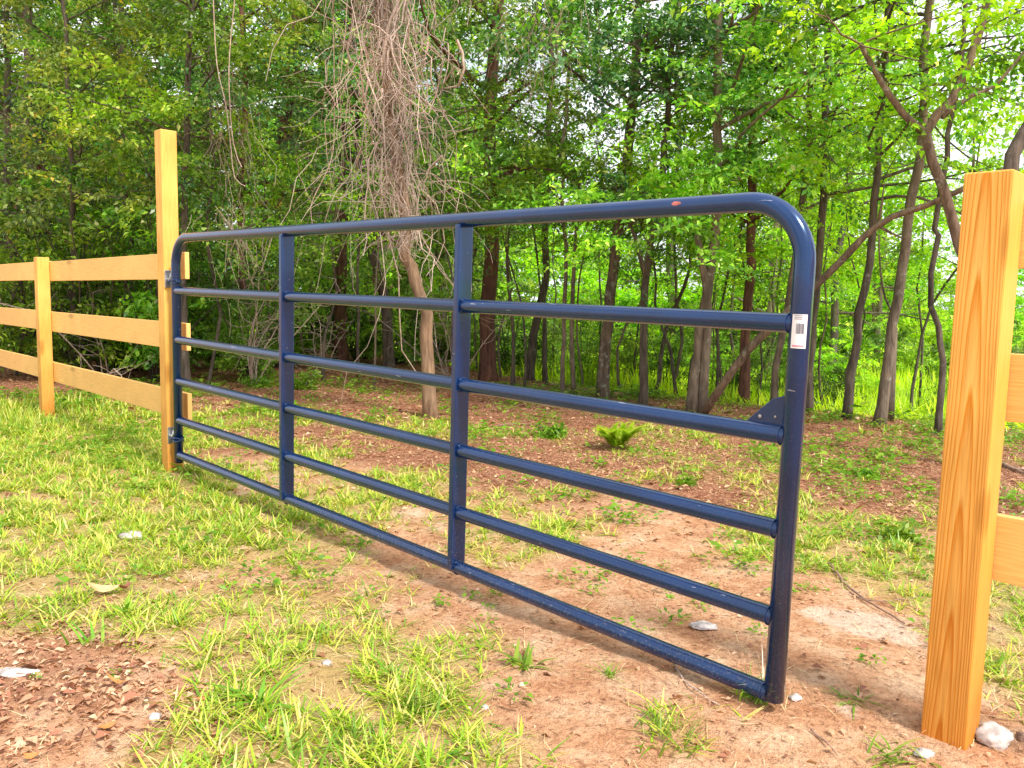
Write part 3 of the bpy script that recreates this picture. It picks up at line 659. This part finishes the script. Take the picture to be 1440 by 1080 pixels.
tree(T, 'thin black trunk directly behind the label on the gate', up_to(pp([(1135, 580), (1142, 480), (1150, 380), (1160, 200), (1162, 60)], 7.9), 5.8), .055, .045, 2.2, 16, 1.6, 6, 85, seed=17, lm='leaf_bright')
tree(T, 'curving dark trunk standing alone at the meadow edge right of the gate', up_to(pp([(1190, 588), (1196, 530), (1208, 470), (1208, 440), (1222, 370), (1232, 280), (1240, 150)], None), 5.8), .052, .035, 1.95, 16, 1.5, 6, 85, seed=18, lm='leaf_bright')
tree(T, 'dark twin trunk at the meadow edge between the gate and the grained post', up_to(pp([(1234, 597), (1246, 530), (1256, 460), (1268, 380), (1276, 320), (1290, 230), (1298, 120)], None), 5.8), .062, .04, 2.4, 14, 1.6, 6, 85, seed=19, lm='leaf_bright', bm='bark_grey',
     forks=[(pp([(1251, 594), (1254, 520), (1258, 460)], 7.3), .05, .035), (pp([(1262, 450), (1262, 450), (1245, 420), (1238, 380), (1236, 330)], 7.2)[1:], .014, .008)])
tree(T, 'small dark trunk between the twin trunk and the grained post', up_to(pp([(1320, 612), (1322, 540), (1326, 480), (1312, 430), (1318, 330), (1330, 250)], None), 5.5), .034, .018, 2.3, 5, .7, 4, 70, seed=20, lm='leaf_bright')
tree(T, 'forked brown tree rising behind the grained post with its two limbs against the sky', up_to(pp([(1392, 600), (1372, 430), (1350, 345), (1325, 265), (1304, 190), (1335, 140), (1362, 90), (1385, 20)], 5.9), 4.9), .06, .032, 3.0, 5, .9, 4, 70, seed=21, lm='leaf_bright', bm='bark_dead',
     forks=[(pp([(1304, 190), (1304, 190), (1270, 160), (1236, 110), (1210, 62)], 5.9)[1:], .036, .022), (pp([(1325, 165), (1325, 165), (1365, 135), (1400, 120), (1450, 60)], 5.9)[1:], .022, .01)])
tree(T, 'dark trunk top leaning past the upper right corner above the grained post', up_to(pp([(1372, 560), (1395, 420), (1420, 250), (1436, 200), (1475, 120), (1530, -40)], 5.2), 5.0), .07, .05, 3.9, 3, .8, 4, 60, seed=22, lm='leaf')
# leaning dead log
lg = thing('fallen_log', 'long dead log leaning up to the right from the double trunk towards the grained post', 'log', gpt(990, 583))
LP = resample([q - np.array(gpt(990, 583)) for q in [gpt(988, 583), at(1010, 550, 7.25), at(1050, 495, 7.1), at(1112, 435, 6.9), at(1180, 370, 6.7), at(1215, 333, 6.6), at(1255, 305, 6.5), at(1300, 290, 6.4), at(1358, 264, 6.3), at(1420, 235, 6.2)]], .15)
m = MB(); m.tube(LP, np.linspace(.042, .018, len(LP)), 10, wob=.2); lt = m.build('stem', MT['bark_dead'], lg, recalc=False)
for j, (dx, dz) in ((int(len(LP) * .62), (.05, .35)), (int(len(LP) * .66), (.25, -.1)), (int(len(LP) * .4), (.2, .22))):
    m = MB(); p = LP[j]; m.tube([p, p + np.array([dx * .4, 0, dz * .5]), p + np.array([dx, .05, dz])], [.014, .01, .004], 5); m.build('dead_branch', MT['bark_dead'], lg, recalc=False)

# thin saplings seen in the dark between the trunks
rs = np.random.default_rng(77)
G_S = 'thin saplings between the larger trunks'
L_S = 'thin bare-stemmed sapling standing in the shade between the larger trunks'
for k, (px, Y) in enumerate([(20, 9.5), (60, 11), (135, 10), (215, 9.8), (290, 9.0), (312, 11), (370, 10), (395, 9.2), (432, 11.5), (455, 9.6), (505, 10.2), (525, 9), (640, 10.2), (655, 8.9), (672, 11.8), (722, 9.4), (778, 12), (825, 9.8), (838, 11), (925, 9.4), (945, 10), (956, 9.0), (1024, 9.2), (1035, 10.4), (1070, 9), (1115, 8.6), (1165, 9), (1282, 8.2), (1300, 9), (705, 10.8), (738, 9.2), (770, 9.8), (875, 9.3), (890, 10.2), (968, 9.6), (1000, 10.5), (1013, 8.8), (1062, 10.2), (1098, 9.6), (1128, 10), (1210, 9.2), (1345, 8)]):
    b = at(px, 500, Y); b[2] = gz(b[0], Y); p = [b]
    dx = rs.normal(0, .16); h = rs.uniform(2.4, 4.2)
    for i in range(1, 6): p.append(np.array([b[0] + dx * i / 3 + rs.normal(0, .07), Y + rs.normal(0, .08), b[2] + h * i / 5]))
    tree('sapling', L_S, p, rs.uniform(.012, .028), .006, 1.5, 6, .8, 4, 60, seed=200 + k, lm=['leaf', 'leaf_dark', 'leaf_bright'][0 if px < 900 and k % 2 else (1 if px < 900 else 2)], group=G_S, cat='sapling', bm=['bark_dark', 'bark_dark', 'bark_grey'][k % 3])

# understory shrubs (individual bushes, a few kinds, copied)
def bush(label, loc, h, rad, n, seed, lm, leaf_l=.05, group=None, name='bush'):
    r = np.random.default_rng(seed); m = MB(); C, D, S = [], [], []
    for k in range(n):
        az = r.uniform(0, 2 * pi); sp = r.random() ** .6; L = h * r.uniform(.55, 1.1)
        d = np.array([cos(az) * sp * rad / h * 1.2, sin(az) * sp * rad / h * 1.2, 1.0])
        q = curve((0, 0, -.03), d, L, r, 5, .12); m.tube(q, np.linspace(.008, .003, 6), 4, cap=False)
        for j in (1, 2, 3, 4, 5):
            if r.random() < .85 and (h > .6 or r.random() < .55):
                a2 = r.uniform(0, 2 * pi); C.append(q[j]); D.append([cos(a2), sin(a2), r.uniform(-.1, .6)]); S.append(r.uniform(.2, .42) * min(1, h))
    t = thing(name, label, 'shrub', loc, group=group); m.build('stems', MT['bark_dark'], t, recalc=False)
    V = spray_batch(np.array(C), np.array(D), np.array(S), 55, r, leaf_l); np_mesh('foliage', V, quads(len(V) // 4), MT[lm], t); return t
G_U = 'understory bushes under the trees'; L_U = 'leafy understory bush growing among the trunks'
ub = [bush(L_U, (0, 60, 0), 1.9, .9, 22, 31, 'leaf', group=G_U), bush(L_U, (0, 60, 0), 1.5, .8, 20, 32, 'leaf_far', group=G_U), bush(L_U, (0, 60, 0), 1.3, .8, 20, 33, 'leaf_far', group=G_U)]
used = set()
def place(protos, i, loc, rz, sc):
    if i not in used:
        used.add(i); o = protos[i]; o.location = loc; o.rotation_euler = (0, 0, rz); o.scale = sc; return o
    return dup(protos[i], loc, rz, sc)
US = [(-20, 9.0, 0, 1.1), (40, 9.8, 1, 1.2), (110, 9.2, 0, 1.2), (160, 10.4, 1, 1.3), (215, 9.4, 0, 1.15), (250, 10.5, 1, 1.4), (300, 11, 0, 1.4), (345, 9.6, 1, 1.0), (390, 11.5, 0, 1.3), (420, 12.5, 2, 1.4),
      (60, 12, 2, 1.5), (150, 13, 2, 1.6), (235, 12.5, 2, 1.6), (320, 13.5, 2, 1.6), (500, 13, 1, 1.3), (560, 12.5, 2, 1.4), (625, 13, 2, 1.2), (660, 12.5, 1, .9), (715, 11.6, 0, .9), (760, 12, 1, 1.0), (822, 10.8, 0, .8), (880, 10.6, 1, .75), (940, 10.4, 0, .8), (1030, 9.8, 1, .75), (1100, 9.9, 0, .7), (1168, 9.6, 1, .6), (1345, 8.6, 0, .6), (470, 15, 2, 1.6), (590, 15.5, 2, 1.6), (690, 17, 2, 1.3)]
for k, (px, Y, i, s) in enumerate(US):
    b = at(px, 500, Y); s *= rs.uniform(.85, 1.15); place(ub, i, (b[0], Y, gz(b[0], Y)), rs.uniform(0, 6.28), (s, s, s * rs.uniform(.85, 1.1)))
# far meadow bushes
G_M = 'sunlit bushes in the clearing'; L_M = 'bright sunlit bush growing in the clearing beyond the trees'
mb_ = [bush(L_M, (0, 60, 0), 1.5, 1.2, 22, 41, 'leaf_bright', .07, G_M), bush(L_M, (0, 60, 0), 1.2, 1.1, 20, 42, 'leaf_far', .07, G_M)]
used = set()
for k, (px, Y, s) in enumerate([(700, 18, 1.0), (760, 17, .8), (830, 18, 1.1), (790, 22, 1.8), (870, 23, 2.0), (720, 24, 2.0), (905, 17, .8), (960, 19, 1.1), (1010, 16.5, .8), (1090, 18, 1.1), (1155, 16, .9), (1180, 21, 1.5), (1225, 14.5, .5), (1275, 19, 1.2), (1340, 20, 1.5), (1400, 16, 1.0), (1440, 19, 1.4), (1490, 13, 1.0), (1120, 21, 2.2), (1030, 21, 2.2), (930, 22, 2.4)]):
    b = at(px, 500, Y); s = min(s, 1.35) if px > 1300 else s; place(mb_, k % 2, (b[0], Y, gz(b[0], Y)), rs.uniform(0, 6.28), (s, s, s))

# deeper trees, several kinds copied
G_F = 'trees deep in the wood'; L_F = 'leafy tree standing deep in the wood behind the front trunks'
def proto(i, lm, bm_):
    r = np.random.default_rng(300 + i); p = [np.array([0, 0, 0.])]
    for k in range(1, 8): p.append(np.array([r.normal(0, .10) + p[-1][0], r.normal(0, .10) + p[-1][1], k * 1.15]))
    o = tree('tree', L_F, [q + np.array([0, 60, 0]) for q in p], .11, .04, 1.5, 28, 2.3, 7, 50, .085, lm, bm_, 320 + i, G_F, slen=(.5, .95)); return o
fp = [proto(0, 'leaf_far', 'bark_dark'), proto(1, 'leaf', 'bark_grey'), proto(2, 'leaf_dark', 'bark_red'), proto(3, 'leaf_far', 'bark_dark')]
fp += [proto(4, 'leaf_bright', 'bark_grey'), proto(5, 'leaf_bright', 'bark_dark')]
used = set()
FT = []
for px in range(-60, 800, 115): FT.append((px + rs.uniform(-25, 25), rs.uniform(12.5, 14.5), 1))
for px in range(-100, 860, 125): FT.append((px + rs.uniform(-30, 30), rs.uniform(16, 19), 1.15))
for px in range(-100, 900, 130): FT.append((px + rs.uniform(-30, 30), rs.uniform(21, 26), 1.4))
for px, Y, s in ((1000, 19, 1.0), (1085, 17, .9), (1170, 18, .85), (1235, 20, .7), (950, 21, 1.2), (1140, 26, 1.2), (1050, 28, 1.4), (1230, 32, 1.3)): FT.append((px, Y, s))
FT = [q for q in FT if not any(abs(q[0] - c) < w_ for c, w_ in ((325, 42), (800, 60), (1010, 60), (655, 35), (110, 25)))]
for k, (px, Y, s) in enumerate(FT):
    b = at(px, 500, Y); s *= rs.uniform(.9, 1.12); i = int(rs.integers(0, 4)) if px < 700 else [4, 5][k % 2]
    place(fp, i, (b[0], Y, gz(b[0], Y)), rs.uniform(0, 6.28), (s, s, s * rs.uniform(.92, 1.1)))
# tree line beyond everything, right round the clearing
G_H = 'far tree line beyond the clearing'; L_H = 'distant tree in the far tree line beyond the clearing'
used = set()
def proto_h(i, lm):
    p = [np.array([0, 60, k * 1.5 + 0.]) + np.array([random.uniform(-.1, .1), 0, 0]) * k for k in range(6)]
    return tree('tree', L_H, p, .2, .06, .6, 34, 3.2, 7, 34, .24, lm, 'bark_grey', 350 + i, G_H, slen=(.8, 1.6))
hpz = [proto_h(0, 'leaf_far'), proto_h(1, 'leaf_bright'), proto_h(2, 'leaf_bright')]
for k in range(44):
    a = radians(rs.uniform(-44, 44)); d = rs.uniform(34, 58)
    s0_ = .6 if any(abs(math.degrees(a) - g) < 2.6 for g in (-19.5, 4.2, 14.5)) else 1; x, y = d * sin(a), d * cos(a); s = rs.uniform(.75, 1.1) * (1.25 if a < 0 else .95) * (.52 if a > radians(22) else 1) * s0_
    place(hpz, k % 3 if a < radians(4) else 1 + k % 2, (x, y, gz(x, y)), rs.uniform(0, 6.28), (s, s, s))

# ------------------------------------------------------------------ hanging dry vines
def vines():
    r = np.random.default_rng(9); m = MB(); c0 = at(545, 0, 6.75)
    def ctr(z): return np.interp(z, [1.25, 1.8, 2.6, 3.4, 5.0], [at(585, 430, 6.8)[0], at(578, 330, 6.8)[0], at(555, 180, 6.8)[0], at(543, 60, 6.8)[0], at(540, 0, 6.8)[0]])
    for k in range(310):
        z = 2.0 + 2.9 * r.random() ** .8; w = np.interp(z, [1.2, 2.2, 3.2, 5], [.36, .34, .27, .22]); x = ctr(z) + r.normal(0, w * .6); y = 6.72 + r.normal(0, .20)
        L = r.gamma(2.2, .34) + .25; n = 9; p = [np.array([x, y, z])]; d = np.array([r.normal(0, .3), r.normal(0, .2), -1.])
        tangle = r.random() < .35
        for i in range(n):
            d = d + r.normal(0, .38 if not tangle else .75, 3); d[2] -= .28; d /= np.linalg.norm(d); p.append(p[-1] + d * L / n)
            p[-1][0] += (ctr(p[-1][2]) - p[-1][0]) * .05
        rad = .0016 + r.gamma(1.6, .0022); m.tube(p, np.linspace(rad, rad * .45, n + 1), 4, cap=False)
    for k in range(90):      # strands clinging round the trunk
        z = r.uniform(1.5, 4.6); n = 10; L = r.uniform(.5, 1.6); zz = z; x = None; p = []; a = r.uniform(0, 6.28); rr = r.uniform(.05, .12)
        for i in range(n):
            tx = np.interp(zz, [q[2] for q in TV], [q[0] for q in TV]); p.append(np.array([tx + rr * cos(a), TV[0][1] + rr * sin(a), zz])); a += r.normal(0, .5); zz -= L / n; rr += r.normal(0, .012)
            if zz < 1.35: break
        if len(p) > 3: m.tube(p, np.linspace(.006, .002, len(p)), 4, cap=False)
    for k in range(150):     # looping side tendrils
        z = r.uniform(1.5, 3.6); x = ctr(z) + r.normal(0, .22); y = 6.6 + r.normal(0, .18); d = np.array([r.normal(0, 1), r.normal(0, .4), r.normal(.2, .5)]); d /= np.linalg.norm(d)
        p = [np.array([x, y, z])]
        for i in range(8): d = d + r.normal(0, .35, 3) + np.array([0, 0, -.16]); d /= np.linalg.norm(d); p.append(p[-1] + d * r.uniform(.05, .11))
        m.tube(p, np.linspace(.0035, .0012, 9), 4, cap=False)
    b = np.array([TV[3][0], 6.75, TV[3][2]])
    m.v = [(a - b[0], c - b[1], e - b[2]) for a, c, e in m.v]
    o = m.build('hanging_vines', MT['vine'], recalc=False); o.location = b
    tag(o, 'tangled curtain of pinkish-grey dry vines hanging down over the crooked tan trunk', 'vines')
    def one(px0, py0, pts, label):
        Y = 6.9; q = [at(a, c, Y) for a, c in pts]; base = q[0].copy(); mm = MB(); mm.tube([p - base for p in resample(q, .08)], .0045, 5, cap=False)
        oo = mm.build('hanging_vine', MT['vine'], recalc=False); oo.location = base; tag(oo, label, 'vine')
    one(0, 0, [(300, 0), (305, 90), (318, 150), (325, 210), (330, 250), (345, 262)], 'pale vine dangling to the right of the tall gate post')
    one(0, 0, [(468, 0), (470, 120), (468, 215), (450, 260), (437, 290), (440, 318)], 'thin pale vine curling down to the top rail left of the reddish trunk')
    one(0, 0, [(330, 0), (322, 100), (328, 200), (340, 235)], 'short pale vine hanging beside the dangling one right of the tall gate post')
vines()
def moss(label, px, py, Y, n, sx, sz, L, seed, rad=.0028, m_='vine'):      # small curtain of hanging dry strands
    r = np.random.default_rng(seed); b = at(px, py, Y); m = MB()
    for k in range(n):
        p = [np.array([r.normal(0, sx), r.normal(0, sx), r.normal(0, sz)])]; d = np.array([r.normal(0, .3), r.normal(0, .3), -1.])
        l = L * r.uniform(.4, 1.2)
        for i in range(7): d = d + r.normal(0, .33, 3); d[2] -= .22; d /= np.linalg.norm(d); p.append(p[-1] + d * l / 7)
        m.tube(p, np.linspace(rad, rad * .4, 8), 4, cap=False)
    o = m.build('hanging_moss', MT[m_], recalc=False); o.location = b; tag(o, label, 'moss')
moss('pale stringy moss hanging high behind the right-hand side of the tall gate post', 322, 150, 8.3, 45, .12, .45, .7, 1)
moss('grey moss curtain hanging from the canopy near the top centre', 765, 20, 7.6, 60, .22, .2, .75, 2)
moss('dry strands hanging just above the top rail left of the first gate upright', 335, 300, 8.0, 40, .16, .2, .6, 4)
def bare(label, px, Y, h, n, seed, lean=.5):                             # leafless twiggy shrub
    r = np.random.default_rng(seed); b = at(px, 500, Y); b[2] = gz(b[0], Y); t = thing('bare_shrub', label, 'shrub', b); m = MB()
    for k in range(n):
        az = r.uniform(0, 6.28); q = curve((0, 0, -.03), (cos(az) * lean, sin(az) * lean, 1), h * r.uniform(.6, 1.15), r, 7, .22); m.tube(q, np.linspace(.009, .003, 8), 4, cap=False)
        for j in range(2, 8):
            for _ in range(2):
                a2 = r.uniform(0, 6.28); m.tube(curve(q[j], (cos(a2), sin(a2), r.uniform(-.4, .6)), h * r.uniform(.12, .3), r, 4, .35), np.linspace(.004, .0014, 5), 3, cap=False)
    m.build('stems', MT['vine'], t, recalc=False)
bare('pale leafless twiggy shrub behind the top left corner of the gate', 355, 8.9, 1.7, 7, 5)
bare('leafless grey shrub left of the thick red-brown trunk', 640, 9.5, 1.5, 6, 6)
bare('leafless grey shrub in the shade behind the left fence', 150, 9.0, 1.5, 6, 7)
bare('low dry twiggy bush in the dark between the first upright and the reddish trunk', 440, 10.2, 1.3, 7, 8, .8)

# ------------------------------------------------------------------ small plants
def tuft(label, px, py, n, h, w, matn='weed', spread=.03, lean=.06, seed=0, name='grass_tuft', cat='grass tuft', droop=.05, seg=5):
    r = np.random.default_rng(seed); b = gpt(px, py); p = np.stack([r.normal(0, spread, n), r.normal(0, spread, n), np.full(n, -.004)], 1)
    V, Fs = blade_strips(p, r.uniform(0, 2 * pi, n), r.uniform(.5, 1.1, n) * h, r.uniform(.7, 1.3, n) * w, r.uniform(.3, 1.3, n) * lean, r.uniform(.2, 1.3, n) * droop, seg, r)
    o = np_mesh(name, V, Fs, MT[matn], smooth=True); o.location = b; return tag(o, label, cat)
tuft('large broad-bladed green weed in the near left foreground', 365, 990, 17, .10, .013, spread=.012, lean=.10, droop=.07, seed=1, name='weed', cat='weed')
tuft('upright yellow-green weed near the left edge of the foreground litter', 125, 905, 10, .09, .008, spread=.02, lean=.05, seed=2, name='weed', cat='weed')
tuft('broad pale green leaf clump right of the tan dead leaf', 185, 865, 9, .07, .016, spread=.012, lean=.07, seed=3, name='weed', cat='weed')
tuft('dark green broad-leaved weed below the bottom rail beside the pale pod', 735, 935, 16, .065, .014, spread=.015, lean=.05, seed=4, name='weed', cat='weed')
tuft('dense upright grass tuft in front of the middle of the gate', 590, 1000, 60, .075, .004, spread=.022, lean=.03, seed=5)
tuft('grass tuft with bleached blades at the foot of the latch-side gate upright', 1062, 985, 40, .085, .0035, spread=.016, lean=.03, seed=6)
tuft('bleached curving grass blades leaning on the latch-side gate upright', 1075, 975, 9, .15, .003, 'straw', spread=.010, lean=.05, droop=.05, seed=7)
tuft('small lone green tuft in the bare sand in front of the long bottom rail', 858, 950, 16, .06, .004, spread=.008, lean=.012, seed=8)
tuft('fresh green tuft beside the foot of the grained orange post', 1255, 1062, 30, .055, .006, spread=.028, lean=.03, seed=9)
tuft('olive tuft in the sand between gate and grained post', 1207, 985, 26, .035, .005, spread=.02, lean=.03, seed=10)
tuft('sparse dry-tipped grass tuft in the bottom centre foreground', 940, 1040, 46, .075, .0035, spread=.04, lean=.04, seed=11)
tuft('green tuft at the left fence post foot', 72, 600, 60, .11, .006, spread=.05, lean=.04, seed=12)
tuft('tall dark grass stalks beside the low fence board left of the hinge post', 168, 612, 9, .26, .010, spread=.05, lean=.06, droop=.10, seed=13)
tuft('long green blades at the bottom edge left of centre', 400, 1075, 14, .11, .007, spread=.03, lean=.07, seed=14)
tuft('loose green grass tuft just right of the large broad-bladed weed', 500, 1040, 40, .07, .005, spread=.035, lean=.05, seed=15)

def leafy(label, px, py, h, rad, n, seed, lm='weed', ll=.035, name='seedling'):
    o = bush(label, gpt(px, py), h, rad, n, seed, lm, ll, name=name); o['category'] = 'plant'
bush_small = [('bright green seedling in the litter beyond the gate near the tall post', 362, 545, .20, .26), ('leafy green seedling just right of the first gate upright', 425, 548, .22, .22), ('low green plant cluster right of the gate beside the grained post', 1275, 760, .09, .28),
              ('small green plant on the bare soil left of the fern', 770, 615, .13, .12), ('green plant cluster seen through the gate near the latch side', 960, 680, .06, .20), ('small yellow-green plant beside the latch-side upright in the litter', 1225, 672, .07, .12)]
for k, (lb, px, py, h, rd) in enumerate(bush_small): leafy(lb, px, py, h, rd, 7, 60 + k, 'weed', .032)
# fern
def fern():
    b = gpt(868, 632); t = thing('fern', 'bright yellow-green fern on the bare soil below the lichen-spotted trunk', 'fern', b); r = np.random.default_rng(3)
    for k in range(8):
        az = k * .785 + r.uniform(-.25, .25); L = r.uniform(.24, .34); q = [np.array([0, 0, 0.])]; d = np.array([cos(az) * .6, sin(az) * .6, 1.3])
        for i in range(16): d = d + np.array([0, 0, -.085]); d /= np.linalg.norm(d); q.append(q[-1] + d * L / 16)
        q = np.array(q); P, Dn, LL = [], [], []
        for i in range(2, 17):
            dd = q[i] - q[i - 1]; s = np.cross(dd, [0, 0, 1.]); s /= np.linalg.norm(s); dd /= np.linalg.norm(dd); l = .085 * math.sin(pi * (i / 17) ** .7) + .008
            for sg in (-1, 1):
                for f in (0, .5): P.append(q[i] - dd * L / 16 * f); Dn.append(s * sg + dd * .35 + np.array([0, 0, -.12])); LL.append(l)
        LL = np.array(LL); V = leaf_verts(np.array(P), np.array(Dn), np.tile([0, 0, 1.], (len(P), 1)), LL, LL * .22, .1)
        np_mesh('frond', V, quads(len(V) // 4), MT['fern'], t)
fern()

# ------------------------------------------------------------------ stones, leaves, twigs, log end
def rock(label, px, py, s, seed, matn='rock', sink=.3):
    import bmesh
    bm = bmesh.new(); bmesh.ops.create_icosphere(bm, subdivisions=4, radius=1); r = random.Random(seed); o = [r.uniform(0, 50) for _ in range(3)]
    from mathutils import noise as mn
    for v in bm.verts:
        p = v.co; f = 1 + .40 * mn.noise(p * 1.1 + Vector(o)) + .30 * abs(mn.noise(p * 2.4 + Vector(o))) + .14 * mn.noise(p * 6 + Vector(o)) + .06 * mn.noise(p * 15 + Vector(o)); v.co = Vector((p.x * s[0], p.y * s[1], p.z * s[2])) * f
    me = bpy.data.meshes.new('rock'); bm.to_mesh(me); bm.free(); me.polygons.foreach_set('use_smooth', [True] * len(me.polygons))
    ob = new_obj('rock', me, None, MT[matn]); b = gpt(px, py); ob.location = (b[0], b[1], b[2] + s[2] * (1 - sink * 1.6)); tag(ob, label, 'rock')
rock('jagged off-white rock right of the foot of the grained post', 1396, 1046, (.042, .030, .028), 1)
rock('small dark stone at the right edge beside the off-white rock', 1436, 1040, (.012, .012, .012), 2, 'stick')
rock('flat white stone lying in the grass below the left fence', 186, 756, (.055, .04, .014), 3)
rock('long pale stone at the left edge among the dead leaves', 22, 948, (.05, .022, .010), 4)
rock('small white stone near the bottom among the dead leaves', 218, 1012, (.014, .012, .010), 5)
rock('small white stone in the grass between the big weed and the gate', 460, 934, (.014, .012, .007), 6)
rock('white pebble in the bare sand below the middle of the gate', 682, 996, (.009, .008, .006), 7)
rock('pale flat stone beneath the rails near the latch side', 990, 882, (.035, .03, .008), 8)
rock('pale crumbled stone beside the foot of the gate', 1118, 983, (.014, .014, .008), 9)
rock('chalky stones at the foot of the grained post', 1300, 1062, (.022, .014, .008), 10)
def dead_leaf(label, px, py, L, W, az, curl, matn, seed, lift=.012):
    r = random.Random(seed); n = 9; k = 5; vs = []
    for i in range(n):
        t = i / (n - 1); w = W * math.sin(pi * min(1, t * .93 + .03)) ** .75 * .5
        for j in range(k):
            s = (j / (k - 1) - .5) * 2; vs.append((t * L - L / 2, s * w, curl * (L * .5 * (2 * t - 1) ** 2 + .6 * abs(s) * w) + r.uniform(-.0012, .0012)))
    m = MB(); m.add(vs, [(i * k + j, i * k + j + 1, (i + 1) * k + j + 1, (i + 1) * k + j) for i in range(n - 1) for j in range(k - 1)])
    m.tube([(-L * .5, 0, curl * L * .5), (-L * .62, .002, curl * L * .5 + .004)], .0008, 5)
    o = m.build('dead_leaf', MT[matn], recalc=False); b = gpt(px, py); o.location = (b[0], b[1], b[2] + lift); o.rotation_euler = (r.uniform(-.3, .3), r.uniform(-.2, .2), az); tag(o, label, 'dead leaf')
dead_leaf('big tan dead leaf folded in the grass at lower left', 145, 838, .10, .05, .3, .45, 'dry_leaf', 1, .02)
dead_leaf('brown dead leaf standing right of the big tan leaf', 176, 835, .045, .03, 1.3, .8, 'dry_leaf_brown', 2, .018)
dead_leaf('orange dead leaf between the broad weed and the left litter', 285, 990, .03, .022, .4, .5, 'dry_leaf_orange', 3)
dead_leaf('long reddish dead leaf in the grass at lower left', 165, 965, .07, .016, -.3, .4, 'dry_leaf_orange', 4)
dead_leaf('small dark curled leaf right of the left-edge litter', 90, 882, .03, .018, 1.2, .9, 'dry_leaf_brown', 5)
dead_leaf('folded red-brown leaf near the bottom edge at lower left', 150, 1030, .042, .032, .9, .4, 'dry_leaf_orange', 6)
dead_leaf('small red-brown leaf at the bottom left of the leaf pile', 45, 1072, .032, .024, .1, .5, 'dry_leaf_orange', 7)
dead_leaf('dark brown leaf tip standing at the bottom edge', 195, 1072, .03, .022, 1.6, .7, 'dry_leaf_brown', 8)
dead_leaf('slim brown dead leaf in the sand beside the white pebble', 715, 1000, .065, .012, -.5, .3, 'dry_leaf_brown', 9)
dead_leaf('small red leaf in the soil in front of the bottom rail near the latch side', 935, 945, .025, .016, .5, .5, 'dry_leaf_brown', 10)
m = MB(); 
rock('round pale pod lying under the dark green weed', 734, 966, (.0085, .0075, .006), 11, 'berry', .1)
def twig(label, pts, r, matn='stick'):
    q = [gpt(*p) + np.array([0, 0, .008]) for p in pts]; b = q[0].copy(); q = [p - b for p in resample(q, .03)]
    for i in range(1, len(q)): q[i] = q[i] + np.array([0, 0, random.uniform(-.003, .006)])
    m = MB(); m.tube(q, np.linspace(r, r * .45, len(q)), 6, wob=.2); o = m.build('twig', MT[matn], recalc=False); o.location = b; tag(o, label, 'twig')
twig('long dark twig on the soil left of the grained post', [(1165, 795), (1195, 830), (1225, 852), (1272, 880)], .006)
twig('forked side twig beside the long dark one left of the grained post', [(1195, 836), (1230, 850), (1300, 842)], .003)
twig('pale curved twig in the sand under the end of the bottom rail', [(948, 938), (962, 960), (982, 978), (1012, 996)], .0032, 'vine')
twig('thin dark twig in the sand below the gate foot', [(1140, 1030), (1160, 1048), (1178, 1066)], .003)
twig('fallen stick lying in the red litter beyond the gate', [(700, 600), (735, 598), (790, 604)], .008)
twig('pale stick by the foot of the hinge post', [(262, 660), (275, 668), (284, 675)], .004)
twig('dark stick in the soil right of the grained post', [(1408, 655), (1440, 668), (1470, 680)], .02)
twig('bleached stick in the soil right of the grained post', [(1420, 660), (1450, 664), (1475, 668)], .008, 'vine')
lb = gpt(168, 517); lo = thing('cut_log', 'short sawn log with an orange cut end behind the left fence', 'log', (lb[0], lb[1], lb[2]))
m = MB(); e = at(192, 500, lb[1] - .1) - lb; m.tube([(-.25, .25, .02), e * .6, e], [.055, .06, .062], 14, wob=.08); m.build('stem', MT['bark_tan'], lo, recalc=False)
m = MB(); dv = norm(e - np.array([-.25, .25, .02])); m.tube([e + dv * .001, e + dv * .005], .058, 14); m.build('cut_face', MT['cut'], lo, recalc=False)

# ------------------------------------------------------------------ sky and sun
w = bpy.data.worlds.new('World'); SC.world = w; w.use_nodes = True; nt = w.node_tree; nt.nodes.clear()
EL, AZ = radians(52), radians(140)       # high sun behind the camera's right shoulder (azimuth clockwise from +Y)
sky = nt.nodes.new('ShaderNodeTexSky'); sky.sky_type = 'NISHITA'; sky.sun_disc = False; sky.sun_elevation = EL; sky.sun_rotation = AZ
tc = nt.nodes.new('ShaderNodeTexCoord'); n = noise(nt, tc.outputs['Generated'], 3.2, 6, .6)
sc_ = nt.nodes.new('ShaderNodeVectorMath'); sc_.operation = 'SCALE'; sc_.inputs['Scale'].default_value = .13; nt.links.new(sky.outputs[0], sc_.inputs[0])
cl = ramp(nt, [(.32, (.25,) * 3), (.52, (1, 1, 1))], n.outputs['Fac'])
c = mix(nt, cl.outputs[0], sc_.outputs[0], (1.48, 1.5, 1.58))
bg = nt.nodes.new('ShaderNodeBackground'); nt.links.new(c, bg.inputs[0]); bg.inputs[1].default_value = 1.0
wo = nt.nodes.new('ShaderNodeOutputWorld'); nt.links.new(bg.outputs[0], wo.inputs[0])
sd = bpy.data.lights.new('sun', 'SUN'); sd.energy = 5.3; sd.angle = radians(9); sd.color = (1, .955, .87)
so = bpy.data.objects.new('sun', sd); COL.objects.link(so)
dv = Vector((sin(AZ) * cos(EL), cos(AZ) * cos(EL), sin(EL))); so.rotation_euler = dv.to_track_quat('Z', 'Y').to_euler(); so.location = (3, -4, 12)
SC.view_settings.view_transform = 'Standard'; SC.view_settings.look = 'None'; SC.view_settings.exposure = 0
SC.cycles.max_bounces = 3; SC.cycles.diffuse_bounces = 2; SC.cycles.glossy_bounces = 2; SC.cycles.transmission_bounces = 2
